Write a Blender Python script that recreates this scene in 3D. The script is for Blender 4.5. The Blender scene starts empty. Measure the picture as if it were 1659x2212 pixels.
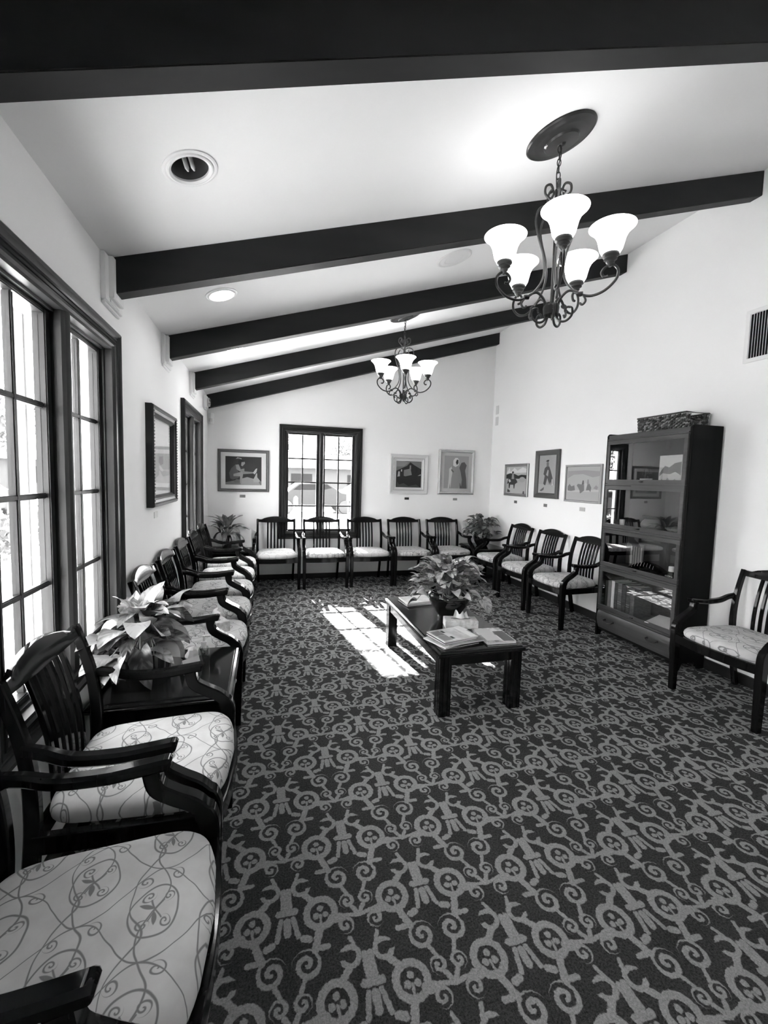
import bpy, bmesh, math, random
from mathutils import Vector, Matrix
R = math.radians
random.seed(11)
SC = bpy.context.scene
COL = SC.collection

# ------------------------------------------------------------------ camera
CAM_X, CAM_Z = 0.7786, 1.5
cd = bpy.data.cameras.new('camera'); cam = bpy.data.objects.new('camera', cd); COL.objects.link(cam)
_r = Vector((0.96467506, -0.2620632, 0.02692414)); _u = Vector((-0.00584202, 0.08089569, 0.99670545)); _f = Vector((0.26337786, 0.96165418, -0.07650707))
cam.matrix_world = Matrix(((_r.x, _u.x, -_f.x, CAM_X), (_r.y, _u.y, -_f.y, 0.0), (_r.z, _u.z, -_f.z, CAM_Z), (0, 0, 0, 1)))
cd.sensor_fit = 'AUTO'; cd.sensor_width = 36.0; cd.lens = 931.4154 * 36.0 / 2212.0
cd.clip_start = 0.02; cd.clip_end = 300
SC.camera = cam

# ------------------------------------------------------------------ world, sun, exposure
SKY_STRENGTH, SUN_STRENGTH, EXPOSURE = 12.0, 70.0, 1.20
w = bpy.data.worlds.new('world'); SC.world = w; w.use_nodes = True
w.node_tree.nodes['Background'].inputs[0].default_value = (1, 1, 1, 1)
w.node_tree.nodes['Background'].inputs[1].default_value = SKY_STRENGTH
sd = bpy.data.lights.new('sun', 'SUN'); sun = bpy.data.objects.new('sun', sd); COL.objects.link(sun)
sd.energy = SUN_STRENGTH; sd.angle = R(0.6)
sun.rotation_euler = Vector((-0.275, 1.63, 1.0)).to_track_quat('Z', 'Y').to_euler()
sun.location = (-3, 16, 10)
SC.view_settings.view_transform = 'Standard'; SC.view_settings.look = 'None'
SC.view_settings.exposure = EXPOSURE; SC.view_settings.gamma = 1.0; SC.view_settings.use_curve_mapping = False
SHADE_EMIT, DOWNLIGHT_EMIT = 1.8, 40.0

# ------------------------------------------------------------------ room measures (metres)
W, L, YF = 4.3165, 6.3758, -2.6
Z0, ZR = 2.5591, 3.8486
SL = (ZR - Z0) / W
def zc(x): return Z0 + SL * x
NRM = Vector((SL, 0, -1)).normalized()          # ceiling normal, into the room

# ------------------------------------------------------------------ node expressions
class NT:
    def __init__(s, tree): s.t = tree
    def node(s, kind, **kw):
        n = s.t.nodes.new(kind)
        for k, v in kw.items(): setattr(n, k, v)
        return n
    def wire(s, sock, val):
        if isinstance(val, E): s.t.links.new(val.s, sock)
        elif isinstance(val, bpy.types.NodeSocket): s.t.links.new(val, sock)
        else: sock.default_value = val
    def math(s, op, *a, clamp=False):
        n = s.node('ShaderNodeMath', operation=op); n.use_clamp = clamp
        for i, v in enumerate(a): s.wire(n.inputs[i], v)
        return E(s, n.outputs[0])
class E:
    def __init__(s, nt, sock): s.nt, s.s = nt, sock
    def __add__(s, o): return s.nt.math('ADD', s, o)
    __radd__ = __add__
    def __sub__(s, o): return s.nt.math('SUBTRACT', s, o)
    def __rsub__(s, o): return s.nt.math('SUBTRACT', o, s)
    def __mul__(s, o): return s.nt.math('MULTIPLY', s, o)
    __rmul__ = __mul__
    def __truediv__(s, o): return s.nt.math('DIVIDE', s, o)
    def abs(s): return s.nt.math('ABSOLUTE', s)
    def min(s, o): return s.nt.math('MINIMUM', s, o)
    def max(s, o): return s.nt.math('MAXIMUM', s, o)
    def sin(s): return s.nt.math('SINE', s)
    def frac(s): return s.nt.math('FRACT', s)
    def gt(s, o): return s.nt.math('GREATER_THAN', s, o)

MATS = {}
def mat_base(name):
    m = bpy.data.materials.new(name); m.use_nodes = True
    return m, NT(m.node_tree), m.node_tree.nodes['Principled BSDF']
def g3(v): return (v, v, v, 1)
def grey(v, rough=0.6, spec=0.4, metal=0.0, coat=0.0):
    key = ('grey', round(v, 3), rough, spec, metal, coat)
    if key not in MATS:
        m, nt, b = mat_base('grey_%03d' % int(v * 1000))
        b.inputs['Base Color'].default_value = g3(v); b.inputs['Roughness'].default_value = rough
        b.inputs['Specular IOR Level'].default_value = spec; b.inputs['Metallic'].default_value = metal
        b.inputs['Coat Weight'].default_value = coat; b.inputs['Coat Roughness'].default_value = 0.08
        MATS[key] = m
    return MATS[key]
def coords(nt, kind='Object'):
    tc = nt.node('ShaderNodeTexCoord'); sp = nt.node('ShaderNodeSeparateXYZ')
    nt.t.links.new(tc.outputs[kind], sp.inputs[0])
    return E(nt, sp.outputs[0]), E(nt, sp.outputs[1]), E(nt, sp.outputs[2]), tc.outputs[kind]
def noise(nt, vec, scale, detail=3.0, rough=0.5):
    n = nt.node('ShaderNodeTexNoise'); n.inputs['Scale'].default_value = scale; n.inputs['Detail'].default_value = detail
    n.inputs['Roughness'].default_value = rough
    nt.wire(n.inputs['Vector'], vec); return E(nt, n.outputs[0])
def combine(nt, x, y, z):
    n = nt.node('ShaderNodeCombineXYZ'); nt.wire(n.inputs[0], x); nt.wire(n.inputs[1], y); nt.wire(n.inputs[2], z); return n.outputs[0]
def ramp(nt, fac, stops):
    n = nt.node('ShaderNodeValToRGB'); nt.wire(n.inputs[0], fac)
    el = n.color_ramp.elements
    while len(el) < len(stops): el.new(0.5)
    for e, (p, v) in zip(el, stops): e.position = p; e.color = g3(v)
    return n.outputs[0]
def bump(nt, b, h, strength, dist):
    n = nt.node('ShaderNodeBump'); n.inputs['Strength'].default_value = strength; n.inputs['Distance'].default_value = dist
    nt.wire(n.inputs['Height'], h); nt.t.links.new(n.outputs[0], b.inputs['Normal'])

def wood(name, lo, hi, axis, rough=0.35, coat=0.3, scale=14.0, spec=0.5):
    """stained wood, grain along the given axis (0, 1 or 2)"""
    m, nt, b = mat_base(name)
    x, y, z, v = coords(nt)
    c = [x, y, z]; c[axis] = c[axis] * 0.06
    vec = combine(nt, *c)
    n1 = noise(nt, vec, scale, 4.0, 0.6); n2 = noise(nt, vec, scale * 5, 2.0, 0.5)
    f = n1 * 0.75 + n2 * 0.25
    nt.wire(b.inputs['Base Color'], ramp(nt, f, [(0.32, lo), (0.66, hi)]))
    b.inputs['Roughness'].default_value = rough; b.inputs['Coat Weight'].default_value = coat
    b.inputs['Coat Roughness'].default_value = 0.12; b.inputs['Specular IOR Level'].default_value = spec
    return m
def plaster(name, v):
    m, nt, b = mat_base(name); x, y, z, o = coords(nt)
    n = noise(nt, o, 1.3, 2.0); nt.wire(b.inputs['Base Color'], ramp(nt, n, [(0.3, v * 0.97), (0.7, v)]))
    b.inputs['Roughness'].default_value = 0.85; b.inputs['Specular IOR Level'].default_value = 0.2
    bump(nt, b, noise(nt, o, 35.0, 4.0), 0.12, 0.004)
    return m
def clear_glass(name, refl=0.08, tint=1.0, rough=0.0):
    m = bpy.data.materials.new(name); m.use_nodes = True; nt = NT(m.node_tree); m.node_tree.nodes.clear()
    out = nt.node('ShaderNodeOutputMaterial'); mix = nt.node('ShaderNodeMixShader')
    tr = nt.node('ShaderNodeBsdfTransparent'); tr.inputs[0].default_value = g3(tint)
    gl = nt.node('ShaderNodeBsdfGlossy'); gl.inputs['Color'].default_value = g3(1.0); gl.inputs['Roughness'].default_value = rough
    fr = nt.node('ShaderNodeLayerWeight'); fr.inputs[0].default_value = 0.5      # Schlick reflectance from the facing angle
    f = nt.math('POWER', E(nt, fr.outputs['Facing']), 5.0) * (1.0 - refl) * 0.6 + refl * 0.5
    nt.wire(mix.inputs[0], f); nt.t.links.new(tr.outputs[0], mix.inputs[1]); nt.t.links.new(gl.outputs[0], mix.inputs[2])
    nt.t.links.new(mix.outputs[0], out.inputs[0])
    return m
def emitter(name, strength, base=0.9):
    m, nt, b = mat_base(name); b.inputs['Base Color'].default_value = g3(base); b.inputs['Roughness'].default_value = 0.3
    b.inputs['Emission Color'].default_value = g3(1.0); b.inputs['Emission Strength'].default_value = strength
    return m

# pattern primitives: signed distances in metres
def p_ring(x, y, a, b, r, wd):
    dx, dy = x - a, y - b
    return ((dx * dx + dy * dy).nt.math('SQRT', dx * dx + dy * dy) - r).abs() - wd
def p_spiral(x, y, a, b, r, turns, wd, hand=1, phase=0.0):
    nt = x.nt; dx, dy = x - a, y - b
    rr = nt.math('SQRT', dx * dx + dy * dy); th = nt.math('ARCTAN2', dy, dx)
    pitch = r / turns
    f = (rr / pitch + th * (hand / (2 * math.pi)) + (phase + 10.0)).frac()
    d = (f - 0.5).abs() * pitch - wd
    return d.max(rr - r)
def p_seg(x, y, a, b, c, d, wd):
    nt = x.nt; ex, ey = c - a, d - b; l2 = ex * ex + ey * ey
    px, py = x - a, y - b
    t = nt.math('MULTIPLY', px * ex + py * ey, 1.0 / l2, clamp=True)
    qx, qy = px - t * ex, py - t * ey
    return nt.math('SQRT', qx * qx + qy * qy) - wd
def p_leaf(x, y, a, b, ang, ln, wd):
    nt = x.nt; ca, sa = math.cos(ang), math.sin(ang); dx, dy = x - a, y - b
    u = (dx * ca + dy * sa) / ln; v = dx * -sa + dy * ca
    return v.abs() - (1.0 - u * u) * wd

def make_carpet():
    m, nt, b = mat_base('carpet_scroll'); x, y, z, o = coords(nt)
    nx = noise(nt, o, 75.0, 3.0, 0.6) - 0.5; ny = noise(nt, combine(nt, x + 7.3, y, z), 75.0, 3.0, 0.6) - 0.5
    x = x + nx * 0.013; y = y + ny * 0.013
    HX, HY = 0.2415, 0.268                     # centred lattice of the woven repeat, mirrored about its stems
    u = nt.math('PINGPONG', x - 1.579, HX)
    flip = u.gt(HX / 2)
    u2 = u + flip * (HX - 2.0 * u); v = (y - 1.672 + flip * HY)
    v = nt.math('WRAP', v, HY, -HY)
    prims = []
    def put(fn, a, c, rad, *rest, mirror=None):
        for k in (-1, 0, 1):
            for fl in (0, 1):
                aa = HX - a if fl else a; cc = c + k * 2 * HY + (HY if fl else 0)
                if aa - rad > HX / 2 + 0.004 or aa + rad < -0.004: continue
                if cc - rad > HY or cc + rad < -HY: continue
                prims.append(fn(aa, cc, fl, *rest))
    def spir(a0, c0, r, turns, wd, hand, ph):
        put(lambda a, c, fl: p_spiral(u2, v, a, c, r, turns, wd, -hand if fl else hand, ph + (hand / 2 if fl else 0)), a0, c0, r)
    def seg(a0, c0, a1, c1, wd):
        def fn(a, c, fl): return p_seg(u2, v, a, c, a + (a0 - a1 if fl else a1 - a0), c + (c1 - c0), wd)
        put(fn, a0, c0, math.hypot(a1 - a0, c1 - c0) + wd)
    def hook(a0, c0, r, wd):
        def fn(a, c, fl):
            k = -1.0 if fl else 1.0
            return p_ring(u2, v, a, c, r, wd).max(((u2 - a) * k - 0.004).min(0.013 - (v - (c + 0.006)).abs()))
        put(fn, a0, c0, r + wd)
    put(lambda a, c, fl: p_ring(u2, v, a, c, 0.048, 0.0118), 0.113, -0.025, 0.060)
    seg(0.150, -0.055, 0.178, -0.058, 0.0161)
    for da, dc in ((0.0, 0.016), (-0.016, -0.008), (0.016, -0.008)):        # trefoil inside each ring
        put(lambda a, c, fl: p_seg(u2, v, a, c, a + 0.0005, c, 0.0108), 0.113 + da, -0.026 + dc, 0.012)
    seg(0.113, -0.034, 0.110, -0.060, 0.0044)
    hook(0.054, 0.083, 0.0275, 0.0082); seg(0.030, 0.096, 0.046, 0.138, 0.0067); seg(0.062, 0.052, 0.088, 0.024, 0.0114)
    seg(0.009, 0.080, 0.009, 0.018, 0.0105); seg(0.0, 0.0, 0.027, 0.0, 0.0118); seg(0.0, -0.030, 0.0, -0.072, 0.0123); seg(0.020, -0.024, 0.034, -0.086, 0.0080)
    seg(0.050, -0.097, 0.068, -0.104, 0.0114); seg(0.108, -0.072, 0.082, -0.140, 0.0121); seg(0.098, -0.138, 0.124, -0.138, 0.0091)
    spir(0.053, -0.176, 0.045, 1.50, 0.0082, -1, 0.15); seg(0.046, -0.212, 0.030, -0.246, 0.0069)
    spir(0.190, -0.087, 0.029, 1.22, 0.0066, 1, 0.30); spir(0.208, -0.006, 0.027, 1.25, 0.0064, -1, 0.60)
    seg(0.2415, -0.062, 0.222, -0.030, 0.0078); seg(0.2415, -0.062, 0.186, -0.052, 0.0067)
    d = prims[0]
    for p in prims[1:]: d = d.min(p)
    mr = nt.node('ShaderNodeMapRange'); nt.wire(mr.inputs[0], d)
    mr.inputs[1].default_value = 0.0016; mr.inputs[2].default_value = -0.0016; mr.inputs[3].default_value = 0; mr.inputs[4].default_value = 1
    pile = noise(nt, o, 420.0, 2.0, 0.7) * 0.5 + noise(nt, o, 150.0, 2.0, 0.6) * 0.5; patchy = noise(nt, o, 9.0, 2.0)
    dark = ramp(nt, pile, [(0.34, 0.004), (0.66, 0.056)]); light = ramp(nt, pile, [(0.32, 0.11), (0.68, 0.30)])
    mx = nt.node('ShaderNodeMix', data_type='RGBA'); nt.wire(mx.inputs[0], E(nt, mr.outputs[0])); nt.wire(mx.inputs[6], dark); nt.wire(mx.inputs[7], light)
    nt.t.links.new(mx.outputs[2], b.inputs['Base Color'])
    b.inputs['Roughness'].default_value = 0.95; b.inputs['Specular IOR Level'].default_value = 0.1
    bump(nt, b, pile, 0.5, 0.004)
    return m

def make_fabric():
    m, nt, b = mat_base('vine_fabric'); x, y, z, o = coords(nt)
    oi = nt.node('ShaderNodeObjectInfo'); rnd = E(nt, oi.outputs['Random'])
    nx = noise(nt, o, 11.0, 1.0) - 0.5; ny = noise(nt, combine(nt, x + 3.1, y, z), 11.0, 1.0) - 0.5
    x = x + rnd * 0.31 + nx * 0.026; y = y + rnd * 0.17 + ny * 0.026
    PX, PY = 0.22, 0.155
    # half-drop cells
    row = nt.math('FLOOR', y / PY + 0.5); off = nt.math('MODULO', row, 2.0).abs() * (PX / 2)
    u = nt.math('WRAP', x + off, PX / 2, -PX / 2); v = nt.math('WRAP', y, PY / 2, -PY / 2)
    lw = 0.0019
    pr = [p_ring(u * 0.80, v, 0, 0, 0.050, lw)]
    for a, c, h, ph in ((-0.032, 0.022, 1, 0.2), (0.034, 0.021, -1, 0.7), (0.030, -0.024, 1, 0.45), (-0.031, -0.023, -1, 0.95)):
        pr.append(p_spiral(u, v, a, c, 0.0135, 1.35, lw, h, ph)); pr.append(p_seg(u, v, 0.0, 0.0, a * 0.72, c * 0.62, lw * 0.9))
    pr.append(p_leaf(u, v, -0.020, 0.001, 0.12, 0.017, 0.0055)); pr.append(p_leaf(u, v, 0.010, 0.016, 1.15, 0.018, 0.0050))
    og = nt.math('COSINE', v * (math.pi / PY)); pr.append((u.abs() - (og + 1.0) * (PX / 4)).abs() - lw)
    sx_ = (x * (2 * math.pi / PX)).sin(); cy_ = nt.math('COSINE', y * (math.pi / PY))
    pr.append(((y / PY + sx_ * cy_ * 0.17 + 20.0).frac() - 0.02).abs() * (PY * 0.85) - lw)
    pr.append(((y / PY - sx_ * cy_ * 0.20 + 20.0).frac() - 0.30).abs() * (PY * 0.85) - lw * 0.9)
    pr.append(p_spiral(u, v, 0.092, -0.034, 0.017, 1.35, lw, -1, 0.1)); pr.append(p_spiral(u, v, 0.078, 0.040, 0.015, 1.35, lw, 1, 0.6))
    d = pr[0]
    for p in pr[1:]: d = d.min(p)
    mr = nt.node('ShaderNodeMapRange'); nt.wire(mr.inputs[0], d)
    mr.inputs[1].default_value = 0.0009; mr.inputs[2].default_value = -0.0009; mr.inputs[3].default_value = 0; mr.inputs[4].default_value = 1
    cloud = noise(nt, o, 14.0, 3.0)
    base = ramp(nt, cloud, [(0.3, 0.46), (0.7, 0.56)])
    mx = nt.node('ShaderNodeMix', data_type='RGBA'); nt.wire(mx.inputs[0], E(nt, mr.outputs[0]))
    nt.wire(mx.inputs[6], base); mx.inputs[7].default_value = g3(0.18)
    nt.t.links.new(mx.outputs[2], b.inputs['Base Color'])
    b.inputs['Roughness'].default_value = 0.8; b.inputs['Specular IOR Level'].default_value = 0.2
    return m

def make_leaf(name, lo, hi, rib=0.5):
    m, nt, b = mat_base(name); x, y, z, o = coords(nt)
    oi = nt.node('ShaderNodeObjectInfo'); rnd = E(nt, oi.outputs['Random'])
    streak = noise(nt, combine(nt, x.abs() * 3.0 - y * 1.5, y * 0.8, rnd * 20.0), 3.6, 2.0)
    f = streak * 0.75 + rnd * 0.35 - 0.05
    nt.wire(b.inputs['Base Color'], ramp(nt, f, [(0.35, lo), (0.62, hi)]))
    b.inputs['Roughness'].default_value = 0.38; b.inputs['Specular IOR Level'].default_value = 0.5
    return m
def make_print(name, lo, hi, scale):
    m, nt, b = mat_base(name); x, y, z, o = coords(nt)
    n = noise(nt, o, scale, 3.0, 0.6); nt.wire(b.inputs['Base Color'], ramp(nt, n, [(0.36, lo), (0.5, (lo + hi) / 2), (0.6, hi)]))
    b.inputs['Roughness'].default_value = 0.3
    return m

M_WALL = plaster('wall_plaster', 0.88); M_CEIL = plaster('ceiling_plaster', 0.82)
M_CARPET = make_carpet(); M_FABRIC = make_fabric()
M_BEAM = wood('beam_paint', 0.011, 0.021, 0, rough=0.55, coat=0.0, scale=3.0, spec=0.2)
M_CHAIR = wood('chair_wood', 0.0035, 0.008, 2, rough=0.10, coat=0.0, scale=20, spec=0.15)
M_TRIMX = wood('trim_wood_x', 0.004, 0.045, 0, rough=0.35, coat=0.0, scale=9, spec=0.2)
M_TRIMY = wood('trim_wood_y', 0.004, 0.045, 1, rough=0.35, coat=0.0, scale=9, spec=0.2)
M_TRIMZ = wood('trim_wood_z', 0.004, 0.045, 2, rough=0.35, coat=0.0, scale=9, spec=0.2)
M_TABLE = wood('table_wood', 0.004, 0.010, 1, rough=0.13, coat=0.0, scale=12, spec=0.4)
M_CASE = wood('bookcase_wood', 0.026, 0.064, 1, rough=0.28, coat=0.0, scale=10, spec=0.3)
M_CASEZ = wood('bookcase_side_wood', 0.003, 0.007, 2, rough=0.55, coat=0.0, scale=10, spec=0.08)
M_BASEB = grey(0.012, 0.4)
M_PANE = clear_glass('window_glass', 0.05, 0.97); M_DOORGLASS = clear_glass('cabinet_glass', 0.15, 0.92)
M_PLASTIC = clear_glass('clear_plastic', 0.30, 0.66); M_GEL = clear_glass('clear_gel', 0.12, 0.7)
M_BRONZE = grey(0.02, 0.32, 0.5, 0.35); M_BRONZE2 = grey(0.05, 0.4, 0.5, 0.3)
M_WHITE = grey(0.78, 0.45); M_PAPER = grey(0.72, 0.7, 0.2); M_BLACK = grey(0.006, 0.25)
M_POT = grey(0.008, 0.08, 0.6, 0.0, 0.5); M_CHROME = grey(0.55, 0.12, 0.5, 1.0); M_DARKMETAL = grey(0.02, 0.3, 0.5, 0.8)
M_SHADE = emitter('frosted_shade_glass', SHADE_EMIT); M_DOWN = emitter('downlight_lens', DOWNLIGHT_EMIT)
M_LEAF_A = make_leaf('pothos_leaf', 0.08, 0.50); M_LEAF_B = make_leaf('broad_leaf', 0.04, 0.27); M_LEAF_C = make_leaf('lance_leaf', 0.07, 0.22)
M_LEAF_D = make_leaf('dark_pothos_leaf', 0.06, 0.20)
M_STEM = grey(0.22, 0.5)

# ------------------------------------------------------------------ mesh building
class MB:
    def __init__(s): s.v, s.f, s.mi, s.mats, s.cur = [], [], [], [], 0
    def use(s, m):
        if m not in s.mats: s.mats.append(m)
        s.cur = s.mats.index(m); return s
    def face(s, idx): s.f.append(tuple(idx)); s.mi.append(s.cur)
    def add(s, vs, fs):
        o = len(s.v); s.v += [tuple(p) for p in vs]
        for f in fs: s.face([o + i for i in f])
        return s
    def box(s, a, b):
        (x0, y0, z0), (x1, y1, z1) = a, b
        return s.add([(x0, y0, z0), (x1, y0, z0), (x1, y1, z0), (x0, y1, z0), (x0, y0, z1), (x1, y0, z1), (x1, y1, z1), (x0, y1, z1)],
                     [(0, 3, 2, 1), (4, 5, 6, 7), (0, 1, 5, 4), (1, 2, 6, 5), (2, 3, 7, 6), (3, 0, 4, 7)])
    def hexa(s, p):      # 8 points: bottom ring then top ring
        return s.add(p, [(0, 3, 2, 1), (4, 5, 6, 7), (0, 1, 5, 4), (1, 2, 6, 5), (2, 3, 7, 6), (3, 0, 4, 7)])
    def rings(s, rs, close=True, cap0=True, cap1=True):
        n = len(rs[0]); o = len(s.v)
        for r in rs: s.v += [tuple(p) for p in r]
        for i in range(len(rs) - 1):
            for j in range(n if close else n - 1):
                k = (j + 1) % n
                s.face((o + i * n + j, o + i * n + k, o + (i + 1) * n + k, o + (i + 1) * n + j))
        if cap0: s.face([o + j for j in range(n)][::-1])
        if cap1: s.face([o + (len(rs) - 1) * n + j for j in range(n)])
        return s
    def lathe(s, prof, n=24, c=(0, 0, 0), cap0=True, cap1=True, mtx=None):
        rs = []
        for r, z in prof:
            ring = [Vector((r * math.cos(2 * math.pi * j / n), r * math.sin(2 * math.pi * j / n), z)) for j in range(n)]
            if mtx: ring = [mtx @ p for p in ring]
            rs.append([(p.x + c[0], p.y + c[1], p.z + c[2]) for p in ring])
        return s.rings(rs, True, cap0, cap1)
    def tube(s, pts, rad, n=8, closed=False):
        pts = [Vector(p) for p in pts]; m = len(pts)
        rad = rad if isinstance(rad, (list, tuple)) else [rad] * m
        rs = []; prev = None
        for i, p in enumerate(pts):
            if closed: t = (pts[(i + 1) % m] - pts[i - 1]).normalized()
            else: t = (pts[min(i + 1, m - 1)] - pts[max(i - 1, 0)]).normalized()
            if prev is None:
                a = Vector((0, 0, 1)) if abs(t.z) < 0.9 else Vector((1, 0, 0))
                nn = t.cross(a).normalized()
            else:
                nn = prev - t * prev.dot(t); nn.normalize()
            prev = nn; bb = t.cross(nn)
            rs.append([p + (nn * math.cos(2 * math.pi * j / n) + bb * math.sin(2 * math.pi * j / n)) * rad[i] for j in range(n)])
        if closed:
            o = len(s.v)
            for r in rs: s.v += [tuple(p) for p in r]
            for i in range(m):
                i2 = (i + 1) % m
                for j in range(n):
                    k = (j + 1) % n; s.face((o + i * n + j, o + i * n + k, o + i2 * n + k, o + i2 * n + j))
            return s
        return s.rings(rs)
    def sweep(s, pts, sizes, side, ch=0.22):
        """chamfered rectangular section; sizes (along side, across)"""
        pts = [Vector(p) for p in pts]; m = len(pts); rs = []
        sizes = sizes if isinstance(sizes, list) else [sizes] * m
        for i, p in enumerate(pts):
            t = (pts[min(i + 1, m - 1)] - pts[max(i - 1, 0)]).normalized()
            sd_ = side(p) if callable(side) else Vector(side)
            sd_ = (sd_ - t * sd_.dot(t)).normalized(); nn = t.cross(sd_)
            a, b = sizes[i][0] / 2, sizes[i][1] / 2; c = ch * min(a, b) * 2 * 0.5
            prof = [(a, b - c), (a - c, b), (-a + c, b), (-a, b - c), (-a, -b + c), (-a + c, -b), (a - c, -b), (a, -b + c)]
            rs.append([p + sd_ * q[0] + nn * q[1] for q in prof])
        return s.rings(rs)
    def prism(s, poly, ax, a, b):
        """polygon in the plane across axis ax, extruded from a to b"""
        def P(q, k):
            if ax == 0: return (k, q[0], q[1])
            if ax == 1: return (q[0], k, q[1])
            return (q[0], q[1], k)
        return s.rings([[P(q, a) for q in poly], [P(q, b) for q in poly]])
    def frame(s, fn, u0, u1, z0, z1, prof):
        """mitred moulding round a rectangle; prof (inset, projection); fn(u, n, z) -> world"""
        rs = [[fn(u0 + i, n, z0 + i), fn(u1 - i, n, z0 + i), fn(u1 - i, n, z1 - i), fn(u0 + i, n, z1 - i)] for i, n in prof]
        return s.rings(rs, True, False, False)
    def build(s, name, mat=None, parent=None, smooth=True, bevel=0.0, angle=38, loc=None):
        me = bpy.data.meshes.new(name); me.from_pydata(s.v, [], s.f); me.update()
        mats = s.mats if s.mats else [mat]
        for m in mats: me.materials.append(m)
        if s.mats and len(s.mats) > 1: me.polygons.foreach_set('material_index', s.mi)
        bm = bmesh.new(); bm.from_mesh(me); bmesh.ops.recalc_face_normals(bm, faces=bm.faces)
        if bevel:
            es = [e for e in bm.edges if len(e.link_faces) == 2 and e.calc_face_angle(0) > R(30)]
            bmesh.ops.bevel(bm, geom=es, offset=bevel, segments=2, affect='EDGES', clamp_overlap=True)
        bm.to_mesh(me); bm.free()
        if smooth:
            me.polygons.foreach_set('use_smooth', [True] * len(me.polygons)); me.set_sharp_from_angle(angle=R(angle))
        o = bpy.data.objects.new(name, me); COL.objects.link(o)
        if parent: o.parent = parent
        if loc: o.location = loc
        return o
def tag(o, label=None, cat=None, group=None, kind=None):
    for k, v in (('label', label), ('category', cat), ('group', group), ('kind', kind)):
        if v: o[k] = v
    return o
def empty(name, loc=(0, 0, 0), rz=0.0, **kw):
    o = bpy.data.objects.new(name, None); COL.objects.link(o); o.empty_display_size = 0.1
    o.location = loc; o.rotation_euler = (0, 0, rz); return tag(o, **kw)
def copy_tree(o, parent=None):
    c = o.copy(); COL.objects.link(c); c.parent = parent
    for ch in list(o.children): copy_tree(ch, c)
    return c
def inst(src_mesh, name, parent, mtx):
    o = bpy.data.objects.new(name, src_mesh); COL.objects.link(o); o.parent = parent; o.matrix_local = mtx; return o
def catmull(pts, k=5):
    pts = [Vector(p) for p in pts]; out = []
    for i in range(len(pts) - 1):
        p0, p1, p2, p3 = pts[max(i - 1, 0)], pts[i], pts[i + 1], pts[min(i + 2, len(pts) - 1)]
        for j in range(k):
            t = j / k
            out.append(0.5 * ((2 * p1) + (p2 - p0) * t + (2 * p0 - 5 * p1 + 4 * p2 - p3) * t * t + (3 * p1 - p0 - 3 * p2 + p3) * t ** 3))
    out.append(pts[-1]); return out
def lerpf(tab, z):
    for (a, va), (b, vb) in zip(tab, tab[1:]):
        if z <= b: return va + (vb - va) * (z - a) / (b - a)
    return tab[-1][1]

# ================================================================== THE ROOM
def wall_piece(mb, fn, u0, u1, zb, zt, t=0.16):
    zt = zt if callable(zt) else (lambda u, k=zt: k)
    mb.hexa([fn(u0, 0, zb), fn(u1, 0, zb), fn(u1, -t, zb), fn(u0, -t, zb), fn(u0, 0, zt(u0)), fn(u1, 0, zt(u1)), fn(u1, -t, zt(u1)), fn(u0, -t, zt(u0))])
FB = lambda u, n, z: (u, L - n, z)              # back wall
FL = lambda u, n, z: (n, u, z)                  # window wall
FR = lambda u, n, z: (W - n, u, z)              # picture wall
WIN_W, WIN_H = 1.206, 1.639
WINS = [('added_window', FL, -1.620, 0.578, 'wooden casement window added behind the viewer to let in daylight'),  # unseen window, added so daylight reaches the near end of the room
        ('window_1', FL, 1.415, 0.578, 'big wooden casement window beside the nearest armchairs'),
        ('window_2', FL, 4.450, 0.566, 'wooden casement window seen edge-on behind the far window-wall chairs'),
        ('window_3', FB, 0.951, 0.595, 'wooden casement window in the back wall with sun coming through')]
def wall_with_holes(name, fn, ua, ub, top, holes, label):
    mb = MB(); us = ua
    for (h0, h1, z0, z1) in holes:
        wall_piece(mb, fn, us, h0, -0.15, top); wall_piece(mb, fn, h0, h1, -0.15, z0); wall_piece(mb, fn, h0, h1, z1, top); us = h1
    wall_piece(mb, fn, us, ub, -0.15, top)
    return tag(mb.build(name, M_WALL, smooth=False), label, 'wall', kind='structure')
hole = lambda w_: (w_[2] + 0.1, w_[2] + WIN_W - 0.1, w_[3] + 0.1, w_[3] + WIN_H - 0.1)
fl = MB(); fl.box((0, YF, -0.1), (W, L, 0)); tag(fl.build('floor', M_CARPET, smooth=False), 'dark carpet with a lighter scrolling woven pattern', 'floor', kind='structure')
wall_with_holes('wall_left', FL, YF, L + 0.16, Z0 + 0.02, [hole(WINS[0]), hole(WINS[1]), hole(WINS[2])], 'pale plaster window wall along the row of armchairs')
wall_with_holes('wall_back', FB, 0, W + 0.16, lambda u: zc(u) + 0.02, [hole(WINS[3])], 'pale plaster back wall rising with the sloped ceiling')
wall_with_holes('wall_right', FR, YF, L + 0.16, ZR + 0.02, [], 'tall pale plaster wall behind the bookcase')
mb = MB(); wall_piece(mb, lambda u, n, z: (u, YF + n, z), 0, W, -0.15, lambda u: zc(u) + 0.02); tag(mb.build('wall_front', M_WALL, smooth=False), 'plain pale plaster wall behind the viewer', 'wall', kind='structure')

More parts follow.
